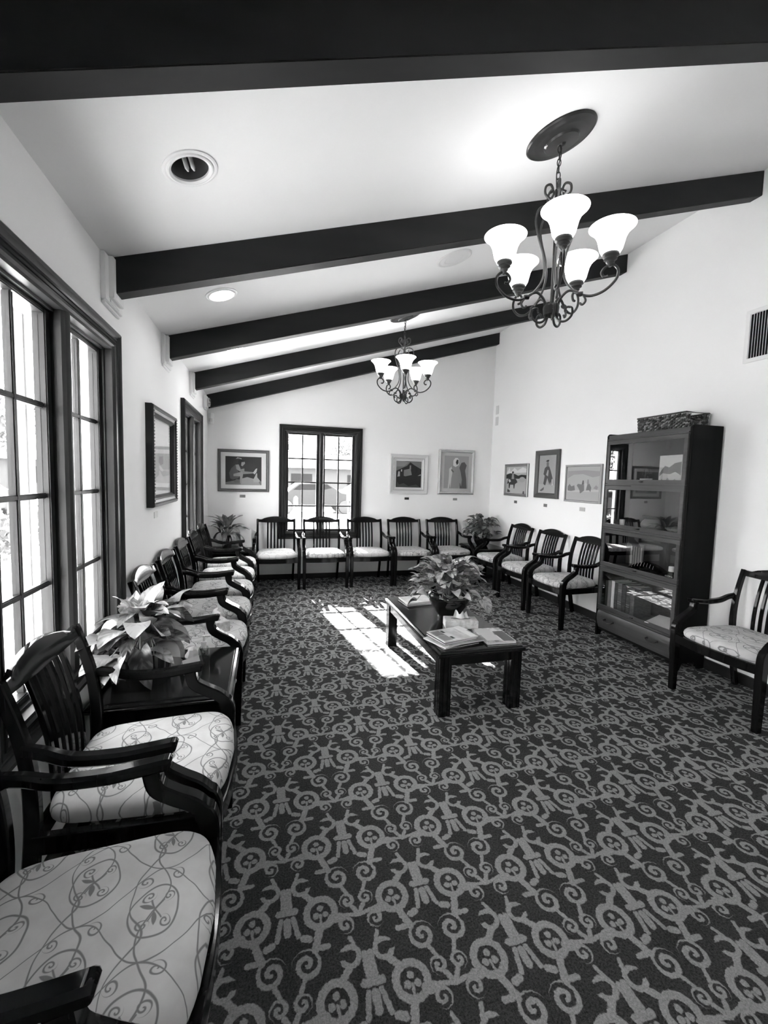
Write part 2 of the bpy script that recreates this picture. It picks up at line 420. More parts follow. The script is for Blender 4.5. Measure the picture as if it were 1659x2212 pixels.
# sloped ceiling with recesses for the downlights
DLX, DLR = 0.48, 0.078
DLY = [1.951, 3.185, 4.470]
def ceil_pt(x, y, d=0.0): return (x + NRM.x * d, y, zc(x) + NRM.z * d)
mb = MB()
def cq(x0, x1, y0, y1): mb.add([ceil_pt(x0, y0), ceil_pt(x1, y0), ceil_pt(x1, y1), ceil_pt(x0, y1)], [(0, 1, 2, 3)])
cq(-0.16, DLX - 0.15, YF, L + 0.16); cq(DLX + 0.15, W + 0.16, YF, L + 0.16)
yy = YF
for dy in DLY:
    cq(DLX - 0.15, DLX + 0.15, yy, dy - 0.15); yy = dy + 0.15
    n = 32; inner, outer = [], []
    for j in range(n):
        a = 2 * math.pi * (j + 0.5) / n; ca, sa = math.cos(a), math.sin(a); k = 0.15 / max(abs(ca), abs(sa))
        inner.append(ceil_pt(DLX + ca * DLR, dy + sa * DLR)); outer.append(ceil_pt(DLX + ca * k, dy + sa * k))
    mb.rings([outer, inner], True, False, False)
    for j in range(4):      # corner slivers of the square
        sx, sy = ((1, 1), (-1, 1), (-1, -1), (1, -1))[j]; q = 2 * math.pi * 3.5 / n; k = 0.15 * math.tan(R(45) - 2 * math.pi * 0.5 / n)
        mb.add([ceil_pt(DLX + sx * 0.15, dy + sy * 0.15), ceil_pt(DLX + sx * 0.15, dy + sy * k), ceil_pt(DLX + sx * k, dy + sy * 0.15)], [(0, 1, 2)])
cq(DLX - 0.15, DLX + 0.15, yy, L + 0.16)
tag(mb.build('ceiling', M_CEIL, smooth=False), 'pale sloped plaster ceiling between dark beams', 'ceiling', kind='structure')
mb = MB(); mb.hexa([(-0.16, YF, zc(-0.16) + 0.24), (W + 0.16, YF, zc(W) + 0.3), (W + 0.16, L + 0.16, zc(W) + 0.3), (-0.16, L + 0.16, zc(-0.16) + 0.24),
                    (-0.16, YF, zc(-0.16) + 0.3), (W + 0.16, YF, zc(W) + 0.36), (W + 0.16, L + 0.16, zc(W) + 0.36), (-0.16, L + 0.16, zc(-0.16) + 0.3)])
tag(mb.build('roof', grey(0.2, 0.8), smooth=False), 'sloped roof deck above the ceiling', 'roof', kind='structure')

# beams and their plaster caps on the window wall
BH, BT = 0.177, 0.087
BEAMS = [0.05, 1.30, 2.530, 3.781, 5.027, 6.285]
BL = ['dark ceiling beam behind the viewer overhead', 'dark ceiling beam crossing the top edge of the picture', 'dark ceiling beam behind the nearest chandelier', 'dark ceiling beam in front of the farther chandelier',
      'dark ceiling beam just behind the farther chandelier', 'dark ceiling beam running along the back wall']
for yb, lab in zip(BEAMS, BL):
    mb = MB(); x0 = 0.0
    mb.hexa([(x0, yb, zc(x0) - BH), (W, yb, zc(W) - BH), (W, yb + BT, zc(W) - BH), (x0, yb + BT, zc(x0) - BH),
             (x0, yb, zc(x0)), (W, yb, zc(W)), (W, yb + BT, zc(W)), (x0, yb + BT, zc(x0))])
    b_ = mb.build('ceiling_beam', M_BEAM, smooth=True, bevel=0.003); tag(b_, lab, 'beam', 'ceiling beams', 'structure')
CAPL = ['stepped plaster cap under the beam behind the viewer', 'stepped plaster cap under the nearest overhead beam', 'stepped plaster cap above the big window corner', 'stepped plaster cap above the large black frame',
        'stepped plaster cap above the edge-on far window']
for yb, lab in zip(BEAMS[:5], CAPL):
    t = empty('plaster_cap', (0, yb + BT / 2, Z0), label=lab, cat='moulding', kind='structure')
    for ex, px, dz in ((0.085, 0.022, 0.225), (0.035, 0.044, 0.20)):
        mb = MB(); hw = BT / 2 + ex
        mb.box((0, -hw, -dz), (px, hw, 0.0)); mb.box((0, -hw + 0.012, -dz - 0.018), (px * 0.6, hw - 0.012, -dz))
        mb.build('step', M_CEIL, t, bevel=0.003)

# windows
for name, fn, u0, z0, lab in WINS:
    u1, z1 = u0 + WIN_W, z0 + WIN_H
    back = fn is FB
    MH, MV = (M_TRIMX if back else M_TRIMY), M_TRIMZ
    t = empty(name, fn(u0 + WIN_W / 2, 0, z0), label=lab, cat='window', kind='structure')
    base = Vector(t.location)
    def rel(u, n, z, fn=fn, base=base): return Vector(fn(u, n, z)) - base
    prof = [(0, 0), (0, 0.032), (0.010, 0.040), (0.020, 0.036), (0.026, 0.028), (0.032, 0.022), (0.035, 0.027), (0.046, 0.029), (0.049, 0.022), (0.052, 0.028), (0.063, 0.028), (0.066, 0.021), (0.070, 0.030), (0.080, 0.030), (0.088, 0.022), (0.1, 0.020), (0.102, -0.012), (0.112, -0.014), (0.112, -0.074), (0.099, -0.074)]
    # four casing boards, mitred, each a part
    cs = [(u0, z0), (u1, z0), (u1, z1), (u0, z1)]
    for k in range(4):
        mb = MB(); rs = []
        for i, n in prof:
            q = [(u0 + i, z0 + i), (u1 - i, z0 + i), (u1 - i, z1 - i), (u0 + i, z1 - i)]
            a, b = q[k], q[(k + 1) % 4]; rs.append([rel(a[0], n, a[1]), rel(b[0], n, b[1])])
        mb.rings(rs, False, False, False); mb.build('casing', MV if k % 2 else MH, t, angle=25)
    uc = (u0 + u1) / 2
    mb = MB(); q = [(-0.030, -0.074), (-0.030, 0.008), (-0.022, 0.020), (-0.008, 0.026), (0.008, 0.026), (0.022, 0.020), (0.030, 0.008), (0.030, -0.074)]
    mb.rings([[rel(uc + a, n, z0 + 0.10) for a, n in q], [rel(uc + a, n, z1 - 0.10) for a, n in q]]); mb.build('mullion', MV, t, angle=25)
    gz0, gz1 = z0 + 0.137, z1 - 0.130
    for side in (0, 1):
        ga, gb = ((u0 + 0.131, u0 + 0.534), (u0 + 0.659, u0 + 1.062))[side]
        oa, ob = (u0 + 0.112, uc - 0.030) if side == 0 else (uc + 0.030, u1 - 0.112)
        mb = MB()
        def bx(a, b, c, d, n0, n1): 
            p = [rel(a, n0, c), rel(b, n0, c), rel(b, n1, c), rel(a, n1, c), rel(a, n0, d), rel(b, n0, d), rel(b, n1, d), rel(a, n1, d)]; mb.hexa(p)
        za, zb = z0 + 0.112, z1 - 0.112
        bx(oa, ga, za, zb, -0.028, -0.072); bx(gb, ob, za, zb, -0.028, -0.072); bx(ga, gb, za, gz0, -0.028, -0.072); bx(ga, gb, gz1, zb, -0.028, -0.072)
        um = (ga + gb) / 2; bx(um - 0.010, um + 0.010, gz0, gz1, -0.036, -0.064)
        ph = (gz1 - gz0) / 4
        for k in (1, 2, 3): bx(ga, gb, gz0 + ph * k - 0.010, gz0 + ph * k + 0.010, -0.037, -0.063)
        sash = mb.build('sash', MV, t, bevel=0.004)
        for r_ in range(4):
            for c_ in range(2):
                a = ga if c_ == 0 else um + 0.010; b = um - 0.010 if c_ == 0 else gb
                mb = MB(); mb.hexa([rel(a, -0.049, gz0 + ph * r_ + 0.01), rel(b, -0.049, gz0 + ph * r_ + 0.01), rel(b, -0.052, gz0 + ph * r_ + 0.01), rel(a, -0.052, gz0 + ph * r_ + 0.01),
                                    rel(a, -0.049, gz0 + ph * (r_ + 1) - 0.01), rel(b, -0.049, gz0 + ph * (r_ + 1) - 0.01), rel(b, -0.052, gz0 + ph * (r_ + 1) - 0.01), rel(a, -0.052, gz0 + ph * (r_ + 1) - 0.01)])
                mb.build('pane', M_PANE, sash, smooth=False)
# baseboards
for nm, a, b, lab in (('baseboard_back', (0, L - 0.016, 0), (W, L, 0.075), 'dark baseboard along the back wall'), ('baseboard_left', (0, YF, 0), (0.016, L - 0.016, 0.075), 'dark baseboard along the window wall'),
                      ('baseboard_right', (W - 0.016, YF, 0), (W, L - 0.016, 0.085), 'dark baseboard along the picture wall')):
    mb = MB(); mb.box(a, b); tag(mb.build(nm, M_BASEB, bevel=0.003), lab, 'baseboard', kind='structure')

# ================================================================== CHAIRS
LEAN = [(0.0, 0.262), (0.2, 0.226), (0.42, 0.202), (0.55, 0.200), (0.66, 0.210), (0.75, 0.230), (0.90, 0.277), (0.95, 0.292)]
def lean(z): return lerpf(LEAN, z)
def make_chair():
    t = empty('armchair')
    # cushion
    def outline(s, grow=0.0):
        pts = []
        fw, bw, fy, by = 0.272 * s + grow, 0.232 * s + grow, -0.300, 0.195
        cy = -0.05
        n = 56
        for j in range(n):
            a = 2 * math.pi * j / n; ca, sa = math.cos(a), math.sin(a)
            e = 0.32
            ux = math.copysign(abs(ca) ** e, ca); uy = math.copysign(abs(sa) ** e, sa)
            f = (uy + 1) / 2
            hw = fw + (bw - fw) * f
            yv = (cy + (by - cy) * uy) if uy > 0 else (cy + (cy - fy) * uy)
            yv = cy + (yv - cy) * s
            if uy < 0: yv -= 0.042 * (1 - ux * ux) * (-uy) * s
            pts.append((ux * hw, yv + (grow * uy)))
        return pts
    mb = MB(); rs = []
    for s, z in ((0.985, 0.424), (1.0, 0.432), (1.008, 0.446), (0.995, 0.462), (0.96, 0.474), (0.90, 0.482), (0.78, 0.488), (0.55, 0.492), (0.25, 0.494)):
        rs.append([(x, y, z) for x, y in outline(s)])
    mb.rings(rs); mb.build('seat', M_FABRIC, t, angle=60)
    # seat rails
    mb = MB()
    fr = [(x, -0.312 - 0.030 * (1 - (x / 0.27) ** 2), 0.393) for x in [-0.27 + 0.54 * i / 12 for i in range(13)]]
    mb.sweep(fr, (0.060, 0.026), (0, 0, 1)); mb.build('seat_rail', M_CHAIR, t)
    for sx in (-1, 1):
        mb = MB(); mb.sweep([(sx * 0.280, -0.28, 0.393), (sx * 0.255, 0.20, 0.393)], (0.060, 0.026), (0, 0, 1)); mb.build('seat_rail', M_CHAIR, t)
    mb = MB(); mb.sweep([(-0.25, 0.200, 0.40), (0.25, 0.200, 0.40)], (0.060, 0.024), (0, 0, 1)); mb.build('seat_rail', M_CHAIR, t)
    for sx in (-1, 1):
        # front leg with its swept arm support in one bent piece
        pts = catmull([(sx * 0.287, -0.296, 0.0), (sx * 0.288, -0.298, 0.22), (sx * 0.289, -0.300, 0.40), (sx * 0.290, -0.296, 0.475), (sx * 0.291, -0.262, 0.525), (sx * 0.289, -0.205, 0.560), (sx * 0.287, -0.160, 0.595), (sx * 0.285, -0.146, 0.648)], 5)
        sz = [(0.038 + 0.006 * min(1, p.z / 0.3), 0.044 + 0.014 * min(1, p.z / 0.4) - (0.012 if p.z > 0.5 else 0)) for p in pts]
        mb = MB(); mb.sweep(pts, sz, (1, 0, 0), 0.25); mb.build('leg', M_CHAIR, t)
        # rear leg running up into the back post
        pts = catmull([(sx * (0.238 + 0.014 * min(1, z / 0.5)), lean(z), z) for z in (0.0, 0.2, 0.40, 0.52, 0.62, 0.70, 0.78, 0.888)], 4)
        mb = MB(); mb.sweep(pts, [(0.030, 0.042 - 0.010 * max(0, (p.z - 0.5) / 0.4)) for p in pts], (1, 0, 0), 0.25); mb.build('back_post', M_CHAIR, t)
        pts = catmull([(sx * 0.262, 0.216, 0.692), (sx * 0.270, 0.160, 0.680), (sx * 0.277, 0.085, 0.655), (sx * 0.281, -0.03, 0.650), (sx * 0.284, -0.12, 0.658), (sx * 0.285, -0.188, 0.666)], 5)
        wd = [0.030 + 0.017 * min(1, i / (len(pts) * 0.6)) for i in range(len(pts))]
        mb = MB(); pts = pts + [pts[-1] + Vector((0, -0.006, 0.0)), pts[-1] + Vector((0, -0.010, -0.001))]; th = [0.036] * (len(pts) - 2) + [0.032, 0.020]; wd = wd + [wd[-1] - 0.004, wd[-1] - 0.014]
        mb.sweep(pts, [(wd[i], th[i]) for i in range(len(pts))], lambda p: Vector((1, 0, 0)), 0.5); mb.build('armrest', M_CHAIR, t)
    def bow(x): return 0.010 * (1 - (x / 0.26) ** 2)
    # crest rail with raised shoulders
    mb = MB(); rs = []
    N = 36
    for i in range(N + 1):
        x = -0.243 + 0.486 * i / N; ax = abs(x)
        if ax > 0.205: zt = 0.883 + 0.004 * (ax - 0.205) / 0.04
        elif ax > 0.150:
            f = (0.205 - ax) / 0.055; zt = 0.883 + 0.020 * (3 * f * f - 2 * f ** 3)
        else: zt = 0.903 + 0.022 * (1 - (ax / 0.150) ** 2)
        zb = 0.846 - 0.008 * (1 - (ax / 0.243) ** 2)
        yb_, yt_ = lean(zb) + bow(x), lean(zt) + bow(x)
        h = 0.012
        rs.append([(x, yb_ - h, zb + 0.003), (x, yb_ - h + 0.004, zb), (x, yb_ + h, zb), (x, yt_ + h, zt - 0.003), (x, yt_ + h - 0.004, zt), (x, yt_ - h + 0.003, zt), (x, yt_ - h, zt - 0.004)])
    mb.rings(rs); mb.build('crest_rail', M_CHAIR, t)
    for k in range(6):
        x = (k - 2.5) * 0.0455
        zs = [0.415, 0.46, 0.52, 0.58, 0.64, 0.70, 0.76, 0.848]
        mb = MB(); mb.sweep(catmull([(x, lean(z) + bow(x) * min(1, max(0, (z - 0.4) / 0.3)), z) for z in zs], 2), (0.021, 0.017), (1, 0, 0), 0.3); mb.build('slat', M_CHAIR, t)
    return t
chair0 = make_chair()
def put_chair(x, y, rz, label, group, first=[True]):
    o = chair0 if first[0] else copy_tree(chair0); first[0] = False
    o.location = (x, y, 0); o.rotation_euler = (0, 0, rz); tag(o, label, 'chair', group); return o
GB, GRT, GLF = 'armchairs along the back wall', 'armchairs along the picture wall', 'armchairs along the window wall'
for x, lab in ((0.9145, 'dark slat-back armchair by the long-leaved corner plant, overlapping the back window casing'), (1.5595, 'dark slat-back armchair with a sun-striped seat, centred before the back window'),
               (2.2005, 'dark slat-back armchair with a small sun spot, at the far casing of the back window'), (2.824, 'dark slat-back armchair below the small picture in the pale beaded frame'),
               (3.4525, 'dark slat-back armchair below the robed figure picture, beside the bushy corner plant')):
    put_chair(x, 6.040, 0, lab, GB)
for y, lab in ((5.335, 'dark slat-back armchair next to the bushy corner plant on the picture wall'), (4.660, 'middle dark armchair between the corner plant and the glass-fronted bookcase'),
               (3.980, 'dark slat-back armchair touching the far side of the glass-fronted bookcase'), (2.140, 'dark slat-back armchair on the near side of the bookcase, cut by the picture edge')):
    put_chair(4.004, y, -math.pi / 2, lab, GRT)
for y, lab in ((5.404, 'window-wall armchair farthest down the row, next to the long-leaved corner plant'), (4.783, 'window-wall armchair second from the back corner'), (4.162, 'window-wall armchair third from the back corner'),
               (3.541, 'window-wall armchair just beyond the one holding the tissue box'), (2.920, 'window-wall armchair with a tissue box on its seat'), (1.675, 'armchair between the broad-leaved plant table and the lowest large patterned seat'),
               (1.022, 'closest armchair, its large patterned seat filling the bottom corner')):
    put_chair(0.320, y, math.pi / 2, lab, GLF)

# ================================================================== TABLES
def table_top(sx, sy, z, th=0.03):
    """moulded-edge slab"""
    mb = MB(); rs = []
    for i, zz in ((0.004, z - th), (0.0, z - th + 0.004), (0.0, z - th + 0.012), (0.010, z - th + 0.014), (0.010, z - th + 0.018), (0.020, z - 0.006), (0.026, z - 0.005), (0.028, z)):
        rs.append([(-sx + i, -sy + i, zz), (sx - i, -sy + i, zz), (sx - i, sy - i, zz), (-sx + i, sy - i, zz)])
    return mb.rings(rs)
def make_coffee_table():
    t = empty('coffee_table', (2.128, 3.06, 0), label='low dark wooden coffee table carrying the potted plant and magazines', cat='table')
    sx, sy, z = 0.313, 0.660, 0.43
    table_top(sx, sy, z).build('table_top', M_TABLE, t, angle=20)
    for a, b in (((-sx + 0.045, -sy + 0.05, 0.325), (sx - 0.045, -sy + 0.072, 0.40)), ((-sx + 0.045, sy - 0.072, 0.325), (sx - 0.045, sy - 0.05, 0.40)),
                 ((-sx + 0.03, -sy + 0.06, 0.325), (-sx + 0.05, sy - 0.06, 0.40)), ((sx - 0.05, -sy + 0.06, 0.325), (sx - 0.03, sy - 0.06, 0.40))):
        mb = MB(); mb.box(a, b); mb.build('apron', M_TABLE, t, bevel=0.002)
    for ax in (-1, 1):
        for ay in (-1, 1):
            cx, cy = ax * (sx - 0.062), ay * (sy - 0.072)
            mb = MB(); h = 0.040; g = 0.006
            # square post with a pair of flutes on each face
            sec = []
            for k in range(4):
                ca, sa = (1, 0, -1, 0)[k], (0, 1, 0, -1)[k]
                for u, d in ((-1, 0), (-0.5, 0), (-0.45, 0.004), (-0.3, 0.004), (-0.25, 0), (0.25, 0), (0.3, 0.004), (0.45, 0.004), (0.5, 0)):
                    px, py = h - d, u * h
                    sec.append((cx + px * ca - py * sa, cy + px * sa + py * ca))
            mb.rings([[(p[0], p[1], 0) for p in sec], [(p[0], p[1], 0.402) for p in sec]]); mb.build('leg', M_TABLE, t, angle=20)
    return t
make_coffee_table()
def make_end_table(name, x0, x1, y0, y1, label, knob_side):
    cx, cy = (x0 + x1) / 2, (y0 + y1) / 2; sx, sy = (x1 - x0) / 2, (y1 - y0) / 2; z = 0.505
    t = empty(name, (cx, cy, 0), label=label, cat='table', group='end tables between the chairs')
    table_top(sx, sy, z).build('table_top', M_TABLE, t, angle=20)
    i = 0.045
    mb = MB(); mb.box((-sx + i, -sy + i, 0.35), (sx - i, sy - i, 0.475)); mb.build('drawer_case', M_CHAIR, t, bevel=0.002)
    mb = MB(); mb.box((-sx + i, -sy + i, 0.10), (sx - i, sy - i, 0.118)); mb.build('lower_shelf', M_CHAIR, t, bevel=0.002)
    for ax in (-1, 1):
        for ay in (-1, 1):
            px, py = ax * (sx - 0.055), ay * (sy - 0.055)
            mb = MB(); mb.rings([[(px - k, py - k, zz), (px + k, py - k, zz), (px + k, py + k, zz), (px - k, py + k, zz)] for k, zz in ((0.020, 0), (0.026, 0.3), (0.028, 0.478))]); mb.build('leg', M_CHAIR, t, bevel=0.003)
    mb = MB()
    if knob_side == 'y': mb.box((-sx + 0.09, -sy + i - 0.012, 0.365), (sx - 0.09, -sy + i, 0.465))
    else: mb.box((sx - i, -sy + 0.09, 0.365), (sx - i + 0.012, sy - 0.09, 0.465))
    d = mb.build('drawer', M_CHAIR, t, bevel=0.003)
    mb = MB(); mtx = Matrix.Rotation(R(90), 4, 'X') if knob_side == 'y' else Matrix.Rotation(R(90), 4, 'Y')
    c = (0, -sy + i - 0.012, 0.425) if knob_side == 'y' else (sx - i + 0.012, 0, 0.425)
    mb.lathe([(0.006, 0), (0.006, 0.010), (0.013, 0.016), (0.014, 0.022), (0.009, 0.028), (0.002, 0.030)], 14, c, mtx=mtx); mb.build('knob', M_CHROME, d)
    return t
make_end_table('end_table', 0.030, 0.637, 1.995, 2.612, 'dark end table carrying the broad-leaved plant and hand sanitizer', 'x')
make_end_table('end_table', 0.030, 0.590, 5.835, 6.345, 'dark end table in the corner under the seated figure picture', 'y')
make_end_table('end_table', 3.775, 4.290, 5.665, 6.345, 'dark end table in the corner under the bushy round-leaved plant', 'y')

# ================================================================== PLANTS
def leaf_mesh(name, mat, wid, heart=True, fold=0.25, droop=0.35, seg=7):
    """unit-length leaf along +y from the origin, face up"""
    vs, fs = [], []
    for i in range(seg + 1):
        t = i / seg
        if heart: w_ = wid * (max(0.0, math.sin(math.pi * (0.13 + 0.87 * t) ** 0.78)) ** 0.70 if t < 1 else 0)
        else: w_ = wid * math.sin(math.pi * min(1, 0.06 + 0.94 * t) ** 0.85) ** 0.9 if t < 1 else 0
        w_ = max(w_, 0.0)
        z = -droop * t * t + 0.10 * math.sin(math.pi * t)
        y = t if not (heart and i == 0) else -0.06
        for k, (sx, dz) in enumerate(((-1, fold), (-0.55, fold * 0.42), (0, 0), (0.55, fold * 0.42), (1, fold))):
            vs.append((sx * w_, y if k != 2 or i else 0.03, z + dz * w_ + (0.03 * math.sin(9 * t + k) * (abs(sx) == 1))))
    for i in range(seg):
        for k in range(4):
            a = i * 5 + k; fs.append((a, a + 1, a + 6, a + 5))
    me = bpy.data.meshes.new(name); me.from_pydata(vs, [], fs); me.materials.append(mat)
    me.polygons.foreach_set('use_smooth', [True] * len(fs)); me.update(); return me
def orient(pos, direction, up, scale, roll=0.0):
    d = Vector(direction).normalized(); u = Vector(up); u = (u - d * u.dot(d))
    u = u.normalized() if u.length > 1e-4 else d.orthogonal().normalized()
    s = d.cross(u)
    m = Matrix(((s.x, d.x, u.x, pos[0]), (s.y, d.y, u.y, pos[1]), (s.z, d.z, u.z, pos[2]), (0, 0, 0, 1)))
    return m @ Matrix.Rotation(roll, 4, 'Y') @ Matrix.Scale(scale, 4)
def pothos(name, loc, label, rim_z, rim_r, rx, ry, zt, n, meshes, lsize, seed, cat='plant', trail=(), clip=None, group=None, lift=0.0, face=0.7):
    rnd = random.Random(seed)
    t = empty(name, loc, label=label, cat=cat, group=group)
    stems = MB()
    def leaf_at(tip, out, size, base=None):
        base = base or (rnd.uniform(-1, 1) * rim_r * 0.5, rnd.uniform(-1, 1) * rim_r * 0.5, rim_z - 0.02)
        mid = Vector(base).lerp(Vector(tip), 0.55) + Vector((0, 0, 0.05))
        stems.tube(catmull([base, mid, tip], 3), 0.0028, 5)
        up = Vector((0, 0, 1)) + Vector((rnd.uniform(-.5, .5), rnd.uniform(-.5, .5), 0)) + Vector(out) * face
        inst(rnd.choice(meshes), 'leaf', t, orient(tip, out, up, size, rnd.uniform(-0.5, 0.5)))
    k = 0
    while k < n:
        a = rnd.uniform(0, 2 * math.pi); el = math.asin(min(1, rnd.random() ** 0.75))
        rad = rnd.uniform(0.55, 1.0)
        p = Vector((math.cos(a) * math.cos(el) * rx * rad, math.sin(a) * math.cos(el) * ry * rad, rim_z - 0.02 + math.sin(el) * (zt - rim_z) * rad + (0.03 if el > .3 else rnd.uniform(-0.05, .03))))
        sz = lsize * rnd.uniform(0.75, 1.25)
        if clip and not clip(Vector(loc) + p, sz): continue
        out = Vector((math.cos(a), math.sin(a), rnd.uniform(-0.75, 0.55) + lift + (0.5 if el > 1.0 else 0)))
        leaf_at(tuple(p), out, sz); k += 1
    for tip, out, size in trail: leaf_at(tip, Vector(out), size, (tip[0] * 0.35, tip[1] * 0.35, rim_z))
    stems.build('stems', M_STEM, t)
    return t
HEART_A = [leaf_mesh('pothos_leaf', M_LEAF_A, w_, True, f, d) for w_, f, d in ((0.40, 0.3, 0.3), (0.36, 0.5, 0.45), (0.42, 0.15, 0.2))]
HEART_D = [leaf_mesh('pothos_leaf_dark', M_LEAF_D, w_, True, f, d) for w_, f, d in ((0.42, 0.3, 0.3), (0.38, 0.5, 0.45))]
BROAD = [leaf_mesh('broad_leaf', M_LEAF_B, w_, True, f, d, 10) for w_, f, d in ((0.30, 0.22, 0.25), (0.27, 0.40, 0.35), (0.33, 0.12, 0.18))]
LANCE = [leaf_mesh('lance_leaf', M_LEAF_C, w_, False, f, d, 9) for w_, f, d in ((0.17, 0.35, 0.25), (0.19, 0.25, 0.45))]
def pot_lathe(prof, wall=0.012):
    top = prof[-1]; inner = [(top[0] - wall, top[1]), (top[0] - wall - 0.004, top[1] - 0.03), (0.001, top[1] - 0.03)]
    return prof + inner
# coffee table planter
PX, PY = 2.162, 3.06
t = pothos('potted_plant', (PX, PY, 0.43), 'bushy pothos in a glossy black bowl on the coffee table', 0.225, 0.16, 0.27, 0.25, 0.47, 185, HEART_A, 0.088, 5, lift=0.55,
           trail=[((-0.34, -0.06, 0.20), (-0.8, -0.2, 0.35), 0.07), ((-0.30, -0.08, 0.17), (-0.8, 0.1, -0.1), 0.075), ((0.30, -0.05, 0.17), (0.6, -0.3, 0.5), 0.085), ((0.36, 0.02, 0.16), (0.8, 0.0, 0.5), 0.08), ((0.21, -0.14, 0.17), (0.5, -0.4, -0.7), 0.12)])
mb = MB(); mb.lathe(pot_lathe([(0.075, 0), (0.082, 0.008), (0.080, 0.02), (0.100, 0.05), (0.135, 0.10), (0.158, 0.145), (0.166, 0.175), (0.160, 0.195), (0.150, 0.203), (0.158, 0.212), (0.160, 0.222)]), 40); mb.build('pot', M_POT, t)
mb = MB(); mb.lathe([(0.147, 0.185), (0.05, 0.19), (0.002, 0.19)], 24, cap0=False); mb.build('soil', grey(0.01, 0.9), t)
# bushy plant, back corner
t = pothos('potted_plant', (4.02, 6.02, 0.505), 'bushy dark-leaved plant in a shiny pot in the back corner', 0.210, 0.12, 0.27, 0.26, 0.47, 130, HEART_D, 0.085, 8, lift=0.35,
           trail=[((-0.36, -0.14, 0.23), (-0.6, -0.3, -0.2), 0.10), ((-0.30, -0.16, 0.34), (-0.7, -0.3, 0.1), 0.11)], clip=lambda p, s: p.x < W - 0.05 - s * 0.7 and p.y < L - 0.05 - s * 0.6)
mb = MB(); mb.lathe(pot_lathe([(0.075, 0), (0.085, 0.012), (0.115, 0.06), (0.135, 0.11), (0.138, 0.15), (0.125, 0.18), (0.118, 0.19), (0.128, 0.205)]), 32); mb.build('pot', M_POT, t)
mb = MB(); mb.lathe([(0.115, 0.17), (0.05, 0.175), (0.002, 0.175)], 24, cap0=False); mb.build('soil', grey(0.01, 0.9), t)
# broad-leaved plant on the near end table
t = pothos('potted_plant', (0.205, 2.235, 0.505), 'broad variegated plant in a black cylinder pot on the nearest end table', 0.185, 0.11, 0.17, 0.25, 0.36, 62, BROAD, 0.140, 23, lift=0.12, face=0.25,
           trail=[((0.03, -0.13, 0.20), (0.30, -0.75, -0.55), 0.18), ((0.12, 0.02, 0.17), (0.6, 0.1, -0.7), 0.11), ((0.11, 0.14, 0.30), (0.35, 0.75, 0.6), 0.17), ((0.10, 0.20, 0.26), (0.5, 0.8, 0.2), 0.15),
                  ((-0.04, -0.17, 0.20), (-0.1, -0.9, -0.2), 0.17), ((-0.05, -0.15, 0.27), (-0.15, -0.9, 0.1), 0.16), ((0.04, -0.09, 0.30), (0.2, -0.6, 0.6), 0.15), ((0.02, 0.1, 0.31), (0.2, 0.1, 0.9), 0.15)],
           clip=lambda p, s: 0.06 + s * 0.45 < p.x < 0.315)
mb = MB(); prof = pot_lathe([(0.118, 0), (0.122, 0.004), (0.124, 0.05), (0.127, 0.10), (0.130, 0.19)]); n = 72; rs = []
for i, (r_, z) in enumerate(prof):
    rs.append([((r_ + (0.0025 * math.cos(24 * 2 * math.pi * j / n) if i < 5 else 0)) * math.cos(2 * math.pi * j / n), (r_ + (0.0025 * math.cos(24 * 2 * math.pi * j / n) if i < 5 else 0)) * math.sin(2 * math.pi * j / n), z) for j in range(n)])
mb.rings(rs); mb.build('pot', M_POT, t)
# long-leaved plant, other back corner
rnd = random.Random(4)
t = empty('potted_plant', (0.272, 6.09, 0.505), label='long-leaved plant in a dark glass vase in the back corner by the edge-on window', cat='plant')
st = MB()
for k in range(26):
    a = 2 * math.pi * k / 26 * 3.7 + rnd.uniform(-0.2, 0.2); ring = k % 3
    el = (R(62), R(22), R(-25))[ring] + rnd.uniform(-0.12, 0.12); rr = (0.05, 0.075, 0.085)[ring]
    p = Vector((math.cos(a) * rr, math.sin(a) * rr * 0.8, (0.31, 0.27, 0.22)[ring]))
    ln = (0.22, 0.23, 0.19)[ring] * rnd.uniform(0.85, 1.1)
    d = Vector((math.cos(a) * math.cos(el), math.sin(a) * math.cos(el), math.sin(el)))
    e = Vector(t.location) + p + d * ln
    if e.x < 0.05 or e.y > L - 0.04:
        d.x = max(d.x, -0.35 * (1 if e.x < 0.05 else 3)); d.y = min(d.y, 0.35); d.z = max(d.z, 0.5)
    st.tube(catmull([(0, 0, 0.10), p * 0.5 + Vector((0, 0, 0.08)), p], 3), 0.004, 5)
    inst(rnd.choice(LANCE), 'leaf', t, orient(p, d, Vector((0, 0, 1)) + d * 0.2, ln))
st.build('stems', M_STEM, t)
mb = MB(); mb.lathe(pot_lathe([(0.05, 0), (0.056, 0.004), (0.06, 0.06), (0.062, 0.12), (0.06, 0.19)], 0.006), 28); mb.build('vase', M_POT, t)

